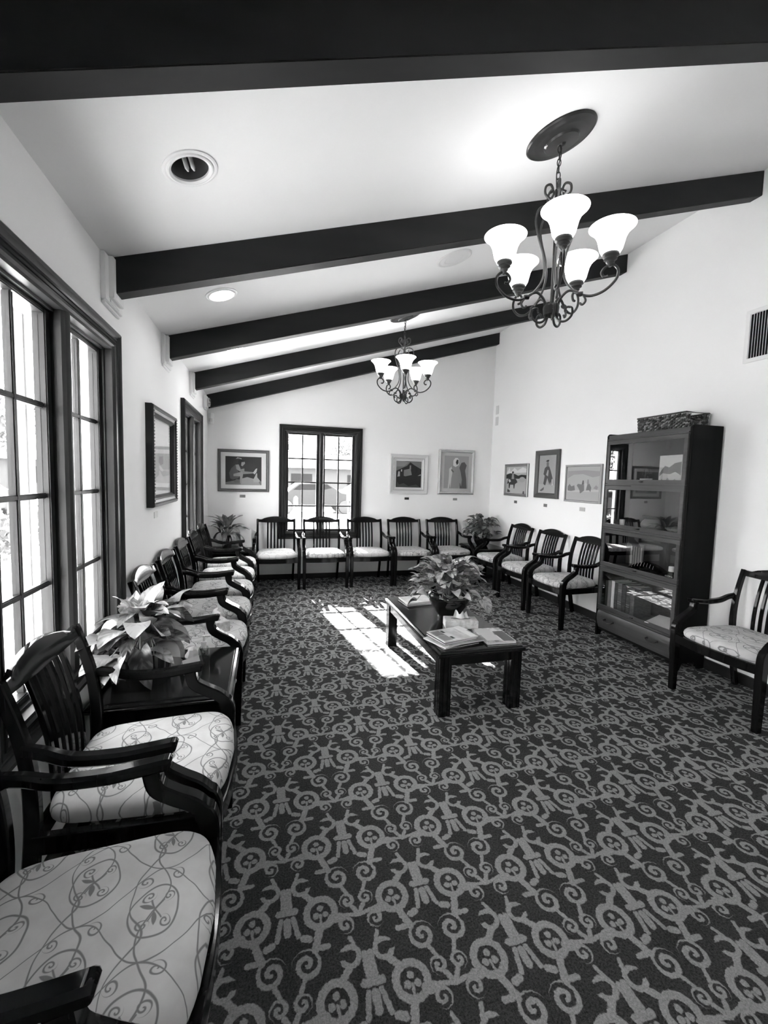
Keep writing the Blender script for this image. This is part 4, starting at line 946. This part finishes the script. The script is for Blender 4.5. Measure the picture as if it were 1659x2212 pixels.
ART_GROUP = [([(0, 0.62), (0.2, 0.72), (0.42, 0.82), (0.55, 0.96), (0.7, 0.86), (1, 0.7), (1, 1), (0, 1)], 0.14), ([(0, 0.78), (0.3, 0.80), (0.5, 0.95), (0.3, 1), (0, 1)], 0.22), ([(0.3, 0.44), (0.3, 0.66), (0.56, 0.72), (0.62, 0.48), (0.36, 0.42)], 0.17),
             ([(0.05, 0.4), (0.08, 0.6), (0.14, 0.6), (0.15, 0.42)], 0.35), ([(0.18, 0.6), (0.19, 0.68), (0.23, 0.68), (0.23, 0.6)], 0.4), ([(0.52, 0.7), (0.53, 0.84), (0.58, 0.84), (0.58, 0.68)], 0.2), ([(0.75, 0.5), (0.76, 0.78), (0.82, 0.8), (0.86, 0.6)], 0.008), ([(0.85, 0.45), (0.98, 0.52), (0.98, 0.46)], 0.3), ([(0.02, 0.0), (0.05, 0.22), (0.12, 0.1), (0.3, 0.16), (0.5, 0.05), (0.8, 0.12), (0.98, 0.0)], 0.05)]
ART_ROBE = [([(0.66, 0.0), (0.62, 0.66), (0.70, 0.80), (0.82, 0.82), (0.92, 0.72), (0.86, 0.56), (0.92, 0.3), (0.95, 0.0)], 0.09), ([(0.17, 0.0), (0.20, 0.36), (0.20, 0.60), (0.30, 0.70), (0.46, 0.72), (0.60, 0.68), (0.68, 0.50), (0.74, 0.28), (0.72, 0.06), (0.66, 0.18), (0.60, 0.0)], 0.26),
            ([(0.17, 0.0), (0.20, 0.36), (0.20, 0.60), (0.30, 0.68), (0.34, 0.5), (0.30, 0.3), (0.28, 0.0), (0.25, 0.15), (0.22, 0.0)], 0.52), ([(0.36, 0.70), (0.36, 0.86), (0.44, 0.94), (0.54, 0.94), (0.60, 0.86), (0.58, 0.72), (0.46, 0.66)], 0.6), ([(0.46, 0.80), (0.50, 0.89), (0.57, 0.88), (0.57, 0.78), (0.51, 0.72)], 0.04), ([(0.28, 0.56), (0.36, 0.48), (0.46, 0.58), (0.40, 0.52), (0.30, 0.60)], 0.12)]
ART_RIDER = [([(0, 0.68), (0, 1), (1, 1), (1, 0.68)], 0.42), ([(0.05, 0.82), (0.15, 0.98), (0.2, 0.8), (0.4, 0.96), (0.55, 0.85), (0.8, 0.97), (1, 0.9), (1, 0.78), (0, 0.75)], 0.62), ([(0, 0.55), (0, 0.70), (0.2, 0.76), (0.45, 0.72), (0.6, 0.66), (0.75, 0.70), (1, 0.68), (1, 0.55)], 0.02),
             ([(0.05, 0.34), (0.10, 0.54), (0.30, 0.57), (0.5, 0.54), (0.58, 0.42), (0.46, 0.34), (0.44, 0.18), (0.40, 0.18), (0.38, 0.32), (0.22, 0.32), (0.2, 0.18), (0.15, 0.2), (0.14, 0.38)], 0.035), ([(0.28, 0.54), (0.29, 0.72), (0.38, 0.74), (0.41, 0.54)], 0.28), (ell(0.335, 0.79, 0.05, 0.04), 0.02), ([(0.08, 0.04), (0.10, 0.16), (0.24, 0.08), (0.2, 0.03)], 0.05), (ell(0.8, 0.52, 0.14, 0.1), 0.35), ([(0.84, 0.0), (0.86, 0.1), (0.92, 0.1), (0.93, 0.0)], 0.06), ([(0.12, 0.5), (0.2, 0.53), (0.26, 0.45), (0.18, 0.4)], 0.5)]
ART_STAND = [([(0, 0), (1, 0), (1, 0.2), (0, 0.24)], 0.34), ([(0.28, 0.50), (0.34, 0.66), (0.48, 0.72), (0.60, 0.70), (0.70, 0.58), (0.84, 0.36), (0.88, 0.24), (0.78, 0.18), (0.70, 0.30), (0.66, 0.22), (0.52, 0.40), (0.42, 0.20), (0.30, 0.24), (0.36, 0.46)], 0.05), ([(0.45, 0.70), (0.43, 0.80), (0.50, 0.84), (0.57, 0.80), (0.57, 0.70)], 0.12), ([(0.40, 0.83), (0.44, 0.87), (0.58, 0.88), (0.56, 0.83)], 0.01), ([(0.44, 0.48), (0.52, 0.62), (0.58, 0.60), (0.56, 0.44)], 0.3), ([(0.10, 0.06), (0.2, 0.10), (0.36, 0.16), (0.34, 0.08), (0.2, 0.04)], 0.09), ([(0.78, 0.36), (0.82, 0.38), (0.87, 0.22), (0.78, 0.19)], 0.5)]
ART_PALE = [([(0, 0.66), (0.2, 0.78), (0.5, 0.8), (0.8, 0.70), (1, 0.74), (1, 0.88), (0.6, 0.92), (0, 0.9)], 0.27), ([(0, 0.3), (0.3, 0.28), (1, 0.32), (1, 0.26), (0, 0.22)], 0.44), ([(0.02, 0.26), (0.02, 0.40), (0.08, 0.48), (0.14, 0.40), (0.24, 0.44), (0.27, 0.28), (0.14, 0.25)], 0.14), ([(0.32, 0.44), (0.36, 0.49), (0.56, 0.46), (0.72, 0.50), (0.78, 0.38), (0.76, 0.24), (0.72, 0.30), (0.56, 0.28), (0.44, 0.18), (0.42, 0.28), (0.36, 0.38)], 0.15), ([(0.48, 0.47), (0.50, 0.60), (0.54, 0.60), (0.55, 0.47)], 0.10), ([(0.64, 0.48), (0.65, 0.63), (0.69, 0.63), (0.71, 0.48)], 0.22), ([(0.84, 0.36), (0.92, 0.46), (0.98, 0.40), (0.96, 0.32)], 0.24), ([(0.56, 0.46), (0.60, 0.54), (0.66, 0.48), (0.62, 0.28), (0.57, 0.28)], 0.42)]
ART_BIG = [([(0.25, 0.42), (0.3, 0.7), (0.55, 0.78), (0.7, 0.68), (0.68, 0.40), (0.5, 0.34)], 0.52), ([(0.32, 0.40), (0.35, 0.52), (0.62, 0.54), (0.66, 0.38), (0.45, 0.35)], 0.38), ([(0.1, 0.1), (0.3, 0.25), (0.7, 0.22), (0.9, 0.08)], 0.55)]
G_GOLD = grey(0.13, 0.3, 0.5, 0.5); G_PALE = grey(0.60, 0.5); G_SILVER = grey(0.50, 0.25, 0.5, 0.6); G_DARKF = grey(0.012, 0.4, 0.3)
picture('framed_picture', FB, 0.127, 0.812, 1.268, 1.853, 'dark picture of a seated figure with white mount, under the last beam', P_SLIM, G_GOLD, 0.022, 0.040, 0.62, 0.062, ART_SEATED)
picture('framed_picture', FB, 2.595, 3.212, 1.277, 1.885, 'dark picture of a mounted group in a wide pale beaded frame', P_WIDE, G_PALE, 0.012, 0.080, 0.62, 0.024, ART_GROUP, beads=(0.060, 0.024), bead_mat=grey(0.35, 0.5))
picture('framed_picture', FB, 3.390, 4.012, 1.283, 1.990, 'picture of a white-robed figure in a silvery frame', P_ROUND, G_SILVER, 0.30, 0.046, 0.45, 0.055, ART_ROBE)
picture('framed_picture', FR, 5.300, 5.915, 1.300, 1.770, 'small picture of a rider under clouds, nearest the room corner', P_SLIM, grey(0.22, 0.35, 0.5, 0.4), 0.40, 0.040, None, 0, ART_RIDER, flipu=True)
picture('framed_picture', FR, 4.640, 5.130, 1.307, 1.930, 'tall picture of a standing figure in a wide dark wood frame', [(0, 0), (0, 0.030), (0.008, 0.036), (0.050, 0.030), (0.060, 0.024), (0.066, 0.012), (0.068, 0.006)], grey(0.07, 0.4), 0.30, 0.066, None, 0, ART_STAND, flipu=True)
picture('framed_picture', FR, 3.925, 4.520, 1.288, 1.727, 'pale wide picture of riders on a plain, half behind the bookcase', P_THIN, grey(0.30, 0.4, 0.5, 0.3), 0.36, 0.026, 0.4, 0.012, ART_PALE, flipu=True)
picture('framed_picture', FL, 3.214, 4.000, 1.262, 1.962, 'large glazed picture in a deep black beaded frame on the window wall', P_BIG, G_DARKF, 0.58, 0.080, 0.66, 0.10, ART_BIG, glass=True, beads=(0.014, 0.050), bead_mat=grey(0.25, 0.35))
# small plaques under the pictures
def plaque(fn, u, z, w_, h, v, label):
    mb = MB(); c = Vector(fn(u, 0, z)); q = [(-1, 0), (1, 0)]
    P = lambda a, n, b: Vector(fn(u + a, n, z + b)) - c
    mb.hexa([P(-w_, 0, -h), P(w_, 0, -h), P(w_, 0.004, -h), P(-w_, 0.004, -h), P(-w_, 0, h), P(w_, 0, h), P(w_, 0.004, h), P(-w_, 0.004, h)])
    tag(mb.build('plaque', grey(v, 0.4), loc=c, bevel=0.001), label, 'plaque', 'picture plaques')
for fn, u, z, w_, h, v, lab in ((FB, 0.455, 1.205, 0.038, 0.020, 0.20, 'small plaque below the dark seated figure picture'), (FB, 2.885, 1.205, 0.036, 0.018, 0.05, 'small dark plaque below the mounted group picture'), (FB, 3.700, 1.205, 0.036, 0.018, 0.22, 'small plaque below the robed figure picture'),
                                (FR, 5.605, 1.215, 0.036, 0.020, 0.13, 'small plaque below the rider and clouds picture'), (FR, 4.900, 1.210, 0.036, 0.020, 0.16, 'small plaque below the tall standing figure picture'), (FR, 4.210, 1.210, 0.046, 0.022, 0.42, 'pale plaque below the riders on a plain picture'),
                                (FL, 3.46, 1.195, 0.050, 0.022, 0.5, 'pale plaque below the large black-framed picture')):
    plaque(fn, u, z, w_, h, v, lab)

# ================================================================== WALL FITTINGS
t = empty('wall_vent', (W, 2.14, 2.65), label='white wall vent with dark upright slots above the near armchair', cat='vent')
vu0, vu1, vz0, vz1 = -0.42, 0.42, -0.195, 0.195
mb = MB(); P = lambda u, n, z: (-n, u, z); mb.frame(P, vu0, vu1, vz0, vz1, [(0, 0), (0, 0.010), (0.004, 0.012), (0.028, 0.012), (0.032, 0.006), (0.032, 0.001)]); mb.build('frame', M_WHITE, t, angle=25)
mb = MB(); mb.box((-0.0015, vu0 + 0.03, vz0 + 0.03), (-0.0005, vu1 - 0.03, vz1 - 0.03)); mb.build('duct_shade', grey(0.004, 0.9), t, smooth=False)  # flat near-black sheet, the shade behind the slats put into its colour
u = vu0 + 0.045
slat = None
while u < vu1 - 0.035:
    if slat is None:
        mb = MB(); mb.hexa([(-0.002, 0.004, vz0 + 0.03), (-0.002, 0.006, vz0 + 0.03), (-0.011, -0.002, vz0 + 0.03), (-0.011, -0.004, vz0 + 0.03), (-0.002, 0.004, vz1 - 0.03), (-0.002, 0.006, vz1 - 0.03), (-0.011, -0.002, vz1 - 0.03), (-0.011, -0.004, vz1 - 0.03)])
        slat = mb.build('slat', M_WHITE, t, smooth=False); slat.location.y = u
    else:
        o = slat.copy(); COL.objects.link(o); o.location.y = u
    u += 0.019
for z, lab in ((2.640, 'upper small sensor plate near the room corner'), (2.465, 'lower small sensor plate near the room corner')):
    mb = MB(); mb.box((-0.006, -0.042, -0.068), (0, 0.042, 0.068)); tag(mb.build('sensor_plate', grey(0.62, 0.5), bevel=0.003, loc=(W, 6.25, z)), lab, 'plate', 'sensor plates')
t = empty('emergency_light', (0, 6.02, 2.415), label='white emergency light with a round chrome lamp near the back corner', cat='light')
mb = MB(); mb.box((0, -0.10, -0.085), (0.045, 0.10, 0.085)); mb.build('housing', M_WHITE, t, bevel=0.012)
mb = MB(); mb.lathe([(0.050, 0), (0.056, 0.012), (0.054, 0.03), (0.046, 0.034), (0.040, 0.02), (0.01, 0.008)], 24, (0.045, -0.02, 0), mtx=Matrix.Rotation(R(90), 4, 'Y')); lh = mb.build('lamp_head', M_CHROME, t)
for a in (30, 75, 130, 165):
    mb = MB(); mb.box((0.062, -0.004, -0.038), (0.068, 0.004, 0.038)); o = mb.build('grille_bar', M_BLACK, lh); o.location = (0.008, -0.02, 0); o.rotation_euler = (R(a), 0, 0)
t = empty('motion_sensor', (0.012, L - 0.002, 2.255), label='small white motion sensor box in the corner below the emergency light', cat='sensor')
mb = MB(); mb.prism([(0.0, 0.0), (0.075, 0.0), (0.062, -0.04), (0.035, -0.05), (0.0, -0.03)], 2, -0.07, 0.07); mb.build('housing', M_WHITE, t, bevel=0.004)
mb = MB(); mb.prism([(0.012, -0.036), (0.06, -0.036), (0.05, -0.054), (0.03, -0.056)], 2, -0.045, 0.0); mb.build('lens', grey(0.6, 0.3), t, bevel=0.002)

# downlights
ROT = Vector((0, 0, -1)).rotation_difference(NRM).to_matrix().to_4x4()
def downlight(y, lit, label):
    t = empty('downlight', ceil_pt(DLX, y), label=label, cat='light', group='recessed ceiling downlights'); t.rotation_euler = ROT.to_euler()
    mb = MB(); mb.lathe([(DLR - 0.006, 0.004), (DLR - 0.006, -0.004), (DLR + 0.004, -0.010), (DLR + 0.010, -0.008), (DLR + 0.013, -0.004), (DLR + 0.020, -0.006), (DLR + 0.027, -0.004), (DLR + 0.028, 0.001)], 48, cap0=False, cap1=False); mb.build('trim_ring', M_WHITE, t, angle=25)
    mb = MB(); mb.lathe([(DLR - 0.004, 0.0), (DLR - 0.006, 0.05), (DLR - 0.012, 0.15), (0.05, 0.17), (0.001, 0.17)], 40, cap0=False); mb.build('reflector', grey(0.10, 0.3, 0.5, 0.2) if not lit else grey(0.6, 0.3), t)
    if lit:
        mb = MB(); mb.lathe([(DLR - 0.010, 0.012), (DLR * 0.6, 0.008), (0.001, 0.006)], 40, cap0=False); mb.build('lens', M_DOWN, t)
    else:
        for dx in (-0.014, 0.010):
            mb = MB(); mb.tube([(dx, 0.034, 0.15), (dx + 0.003, 0.034, 0.08), (dx + 0.004, 0.034, 0.024), (dx + 0.005, 0.034, 0.012)], [0.009, 0.009, 0.0085, 0.003], 12); mb.build('lamp_tube', M_WHITE, t)
downlight(DLY[0], False, 'unlit round recessed downlight with two bare tubes'); downlight(DLY[1], True, 'lit recessed downlight between the second and third beams'); downlight(DLY[2], True, 'lit recessed downlight half hidden above the third beam')
t = empty('ceiling_speaker', ceil_pt(2.16, 3.20), label='flat round ceiling speaker grille between the two chandeliers', cat='speaker'); t.rotation_euler = ROT.to_euler()
mb = MB(); mb.lathe([(0.135, 0.001), (0.135, -0.006), (0.125, -0.010), (0.112, -0.006), (0.105, -0.008), (0.08, -0.010), (0.07, -0.007), (0.06, -0.010), (0.002, -0.011)], 48, cap0=False); mb.build('grille', grey(0.66, 0.6), t, angle=20)

# ================================================================== CHANDELIERS
def make_chandelier(x, y, rot, label):
    zt = zc(x); t = empty('chandelier', (x, y, zt), rot, label=label, cat='chandelier', group='five-light chandeliers')
    # local z measured down from the ceiling: world z = zt + z
    Z = lambda wz: wz - 3.206
    rloc = Matrix.Rotation(-rot, 4, 'Z') @ ROT
    mb = MB(); mb.lathe([(0.163, 0.002), (0.165, -0.006), (0.158, -0.012), (0.135, -0.016), (0.125, -0.020), (0.118, -0.020), (0.085, -0.026), (0.078, -0.034), (0.070, -0.035), (0.020, -0.038), (0.014, -0.046), (0.002, -0.048)], 48, cap0=False, mtx=rloc); mb.build('canopy', M_BRONZE, t, angle=25)
    # chain of alternate links
    mb = MB(); z = -0.045; k = 0
    while z > Z(2.995):
        pts = []
        for j in range(12):
            a = 2 * math.pi * j / 12; u = 0.0085 * math.cos(a); v = 0.019 * math.sin(a); pts.append((u if k % 2 else 0, 0 if k % 2 else u, z - 0.016 + v))
        mb.tube(pts, 0.0024, 6, True); z -= 0.031; k += 1
    tag(mb.build('chain', M_BRONZE, t), kind='stuff')
    mb = MB(); mb.tube(catmull([(0.004, 0, -0.04), (0.012, 0.006, -0.10), (-0.006, -0.008, -0.17), (0.006, 0.0, Z(2.90))], 4), 0.0025, 6); mb.build('cord', M_BRONZE, t)
    mb = MB(); mb.tube([(0.03 * math.cos(2 * math.pi * j / 18), 0, Z(2.965) + 0.03 * math.sin(2 * math.pi * j / 18)) for j in range(18)], 0.0034, 8, True); mb.build('loop', M_BRONZE, t)
    mb = MB(); mb.lathe([(0.003, Z(2.965)), (0.012, Z(2.955)), (0.012, Z(2.90)), (0.020, Z(2.885)), (0.022, Z(2.865)), (0.010, Z(2.85)), (0.007, Z(2.80)), (0.007, Z(2.42)), (0.014, Z(2.40))], 16); mb.build('column', M_BRONZE, t)
    mb = MB(); mb.lathe([(0.010, Z(2.41)), (0.036, Z(2.400)), (0.040, Z(2.385)), (0.036, Z(2.350)), (0.012, Z(2.340)), (0.002, Z(2.338))], 24); mb.build('hub', M_BRONZE, t)
    arm = MB(); arm.tube(catmull([(0.030, 0, Z(2.385)), (0.042, 0, Z(2.425)), (0.075, 0, Z(2.455)), (0.110, 0, Z(2.447)), (0.140, 0, Z(2.425)), (0.185, 0, Z(2.413)), (0.240, 0, Z(2.428)), (0.285, 0, Z(2.470)), (0.292, 0, Z(2.512)), (0.268, 0, Z(2.540)), (0.238, 0, Z(2.535)), (0.222, 0, Z(2.512)), (0.232, 0, Z(2.492)), (0.250, 0, Z(2.492))], 5), 0.0065, 8)
    arm.lathe([(0.011, -0.012), (0.012, 0), (0.011, 0.012)], 10, (0.133, 0, Z(2.430)), mtx=Matrix.Rotation(R(90), 4, 'Y'))
    rod = MB(); rod.tube(catmull([(0.014, 0, Z(2.865)), (0.050, 0, Z(2.875)), (0.090, 0, Z(2.855)), (0.104, 0, Z(2.800)), (0.088, 0, Z(2.730)), (0.058, 0, Z(2.640)), (0.048, 0, Z(2.560)), (0.064, 0, Z(2.500)), (0.105, 0, Z(2.448)), (0.140, 0, Z(2.425)), (0.158, 0, Z(2.396)), (0.145, 0, Z(2.378)), (0.132, 0, Z(2.388))], 4), 0.0055, 8)
    top = MB(); top.tube(catmull([(0.012, 0, Z(2.875)), (0.034, 0, Z(2.905)), (0.062, 0, Z(2.930)), (0.060, 0, Z(2.965)), (0.036, 0, Z(2.975)), (0.024, 0, Z(2.950)), (0.040, 0, Z(2.936))], 5), 0.0058, 8)
    low = MB(); low.tube(catmull([(0.022, 0, Z(2.350)), (0.040, 0, Z(2.318)), (0.072, 0, Z(2.312)), (0.098, 0, Z(2.335)), (0.098, 0, Z(2.370)), (0.074, 0, Z(2.378)), (0.066, 0, Z(2.358))], 5), 0.0058, 8)
    acn = MB(); acn.add([(0.016, -0.016, Z(2.86)), (0.016, 0.016, Z(2.86)), (0.045, -0.022, Z(2.875)), (0.045, 0.022, Z(2.875)), (0.060, 0.0, Z(2.855)), (0.03, 0, Z(2.885))], [(0, 1, 5), (0, 5, 2), (1, 3, 5), (2, 5, 4), (5, 3, 4)])
    cup = MB(); cup.lathe([(0.006, Z(2.532)), (0.012, Z(2.542)), (0.020, Z(2.552)), (0.018, Z(2.558)), (0.030, Z(2.566)), (0.028, Z(2.573)), (0.038, Z(2.582)), (0.036, Z(2.596)), (0.004, Z(2.598))], 24, (0.256, 0, 0))
    prof = [(0.030, Z(2.588)), (0.040, Z(2.592)), (0.050, Z(2.610)), (0.056, Z(2.635)), (0.062, Z(2.660)), (0.074, Z(2.685)), (0.092, Z(2.705)), (0.103, Z(2.714))]
    prof = prof + [(r_ - 0.003, z + 0.002) for r_, z in prof[::-1]]
    shd = MB(); shd.lathe(prof, 36, (0.256, 0, 0), cap0=False, cap1=False)
    first = {}
    for k in range(5):
        m = Matrix.Rotation(2 * math.pi * k / 5, 4, 'Z')
        for nm, g, mt in (('arm', arm, M_BRONZE), ('rod', rod, M_BRONZE2), ('scroll', top, M_BRONZE2), ('scroll', low, M_BRONZE), ('acanthus_leaf', acn, grey(0.35, 0.4)), ('cup', cup, M_BRONZE2), ('shade', shd, M_SHADE)):
            key = id(g)
            if key not in first: first[key] = g.build(nm, mt, t)
            else:
                o = first[key].copy(); COL.objects.link(o); o.matrix_local = m
    return t
a1 = math.atan2(0 - 1.964, CAM_X - 2.166); a2 = math.atan2(0 - 4.45, CAM_X - 2.166)
make_chandelier(2.166, 1.964, a1 + R(8), 'large bronze five-light chandelier nearest the viewer')
make_chandelier(2.172, 4.450, a2 + R(4), 'smaller-looking bronze five-light chandelier farther back')

# ================================================================== OUTSIDE
mb = MB(); mb.box((-60, -30, -0.3), (60, 90, -0.18)); tag(mb.build('ground', make_print('pale_concrete', 0.42, 0.5, 0.4), smooth=False), 'bright concrete ground outside the windows', 'ground', kind='structure')
mb = MB(); mb.hexa([(-0.95, YF, 2.50), (-0.16, YF, 2.62), (-0.16, L + 0.3, 2.62), (-0.95, L + 0.3, 2.50), (-0.95, YF, 2.60), (-0.16, YF, 2.74), (-0.16, L + 0.3, 2.74), (-0.95, L + 0.3, 2.60)]); tag(mb.build('added_eave', grey(0.6, 0.7), smooth=False), 'overhang added outside the window wall to block sun', 'added_eave', kind='structure')  # overhang added and sized to keep sun out of the side windows
for y, lab in ((3.15, 'pale porch post seen through the big window'), (0.4, 'pale porch post outside behind the viewer')):
    t = empty('porch_post', (-0.66, y, -0.18), label=lab, cat='post')
    mb = MB(); mb.box((-0.045, -0.045, 0.0), (0.045, 0.045, 2.73)); mb.build('shaft', grey(0.06, 0.7), t, bevel=0.006)
    mb = MB(); mb.box((-0.06, -0.06, 0), (0.06, 0.06, 0.12)); mb.build('base', grey(0.06, 0.7), t, bevel=0.006)
t = empty('low_building', (3.0, 34.0, -0.18), label='long low building across the lot, seen through the back window', cat='building')
mb = MB(); mb.box((-22, 0, 0), (22, 8, 2.35)); mb.build('wall', grey(0.035, 0.8), t, smooth=False)
mb = MB(); mb.hexa([(-22.5, -0.6, 2.35), (22.5, -0.6, 2.35), (22.5, 8.6, 2.35), (-22.5, 8.6, 2.35), (-22.5, 3.5, 3.6), (22.5, 3.5, 3.6), (22.5, 4.5, 3.6), (-22.5, 4.5, 3.6)]); mb.build('roof', grey(0.10, 0.8), t, smooth=False)
for k in range(9):
    mb = MB(); x = -18 + k * 4.4; mb.box((x, -0.04, 0.8), (x + 1.6, 0.0, 1.9)); mb.build('window', grey(0.01, 0.5, 0.06), t, smooth=False)
def car(loc, rz, v, label):
    t = empty('parked_car', loc, rz, label=label, cat='car')
    body = [(-2.15, 0.35), (-2.2, 0.7), (-2.0, 0.88), (-1.35, 0.95), (-0.75, 1.38), (0.55, 1.42), (1.2, 0.98), (2.0, 0.86), (2.2, 0.62), (2.18, 0.32)]
    mb = MB(); rs = []
    for s, w_ in ((-0.88, 0.96), (-0.82, 1.0), (0.82, 1.0), (0.88, 0.96)): rs.append([(p[0] * w_, s * (0.82 if p[1] > 1.2 else 1.0), 0.35 + (p[1] - 0.35) * w_) for p in body])
    mb.rings(rs); mb.build('body', grey(v, 0.5, 0.06), t)
    for s in (-1, 1):
        mb = MB(); mb.add([(-1.2, s * 0.86, 0.96), (1.05, s * 0.86, 0.98), (0.5, s * 0.735, 1.36), (-0.7, s * 0.735, 1.34)], [(0, 1, 2, 3)]); mb.build('side_window', grey(0.006, 0.4, 0.05), t, smooth=False)
        for x in (-1.35, 1.35):
            mb = MB(); mb.lathe([(0.02, -0.1), (0.30, -0.1), (0.33, -0.06), (0.33, 0.06), (0.30, 0.1), (0.02, 0.1)], 24, (x, s * 0.80, 0.33), mtx=Matrix.Rotation(R(90), 4, 'X')); mb.build('wheel', M_BLACK, t)
car((2.9, 20.5, -0.18), R(4), 0.022, 'dark car parked outside the back window')
car((6.4, 25.0, -0.18), R(180), 0.12, 'white car parked beyond the dark car outside')
car((-9.0, 17.0, -0.18), R(80), 0.04, 'grey car parked outside the big window')
for x, y, lab in ((1.62, 13.0, 'slim white post outside behind one sash of the back window'), (3.75, 16.0, 'slim white post outside behind the other sash of the back window')):
    t = empty('marker_post', (x, y, -0.18), label=lab, cat='post')
    mb = MB(); mb.lathe([(0.10, 0), (0.10, 0.03), (0.03, 0.05), (0.028, 1.0), (0.002, 1.02)], 12); mb.build('pole', grey(0.03, 0.6), t)
    mb = MB(); mb.lathe([(0.06, 0.82), (0.065, 0.85), (0.06, 1.05), (0.02, 1.1)], 12); mb.build('cap', M_WHITE, t)
def tree(loc, h, r, seed, label):
    rn = random.Random(seed); t = empty('tree', loc, label=label, cat='tree', group='trees outside')
    mb = MB(); mb.tube([(0, 0, 0), (0.1, 0, h * 0.3), (0.0, 0.1, h * 0.6)], [0.18, 0.14, 0.08], 8)
    for k in range(6): a = k * 1.05; mb.tube([(0, 0, h * (0.3 + 0.04 * k)), (math.cos(a) * r * 0.6, math.sin(a) * r * 0.6, h * 0.7)], [0.06, 0.02], 6)
    mb.build('trunk', grey(0.02, 0.9), t)
    mb = MB()
    for k in range(1400):
        a, b, rr = rn.uniform(0, 6.28), rn.uniform(-1, 1), rn.random() ** 0.4
        c = Vector((math.cos(a) * math.sqrt(1 - b * b) * r * rr, math.sin(a) * math.sqrt(1 - b * b) * r * rr, h * 0.72 + b * r * 0.8 * rr))
        d = Vector((rn.uniform(-1, 1), rn.uniform(-1, 1), rn.uniform(-1, 1))).normalized(); e = d.orthogonal().normalized(); s = 0.16
        mb.add([c - d * s, c + e * s * .5, c + d * s, c - e * s * .5], [(0, 1, 2, 3)])
    tag(mb.build('foliage', grey(0.035, 0.6), t, smooth=False), kind='stuff')
for k, (x, y, h, r, lab) in enumerate([(-12.0, 24.0, 5.5, 2.4, 'leafy tree seen through the big window'), (-27.0, 40.0, 6.0, 2.6, 'distant leafy tree beyond the big window'), (1.0, 46.0, 6.5, 2.4, 'distant tree above the low building'), (9.5, 47.0, 6.0, 2.2, 'distant tree at the building end')]): tree((x, y, -0.18), h, r, k, lab)
t = empty('hedge', (-4.2, 9.5, -0.18), label='low clipped hedge outside the big window', cat='hedge')
mb = MB(); rn = random.Random(2)
for k in range(2200):
    c = Vector((rn.uniform(-0.6, 0.6), rn.uniform(-5, 6), rn.uniform(0.02, 0.75))); d = Vector((rn.uniform(-1, 1), rn.uniform(-1, 1), rn.uniform(-1, 1))).normalized(); e = d.orthogonal().normalized(); s = 0.09
    mb.add([c - d * s, c + e * s * .5, c + d * s, c - e * s * .5], [(0, 1, 2, 3)])
tag(mb.build('foliage', grey(0.03, 0.6), t, smooth=False), kind='stuff')
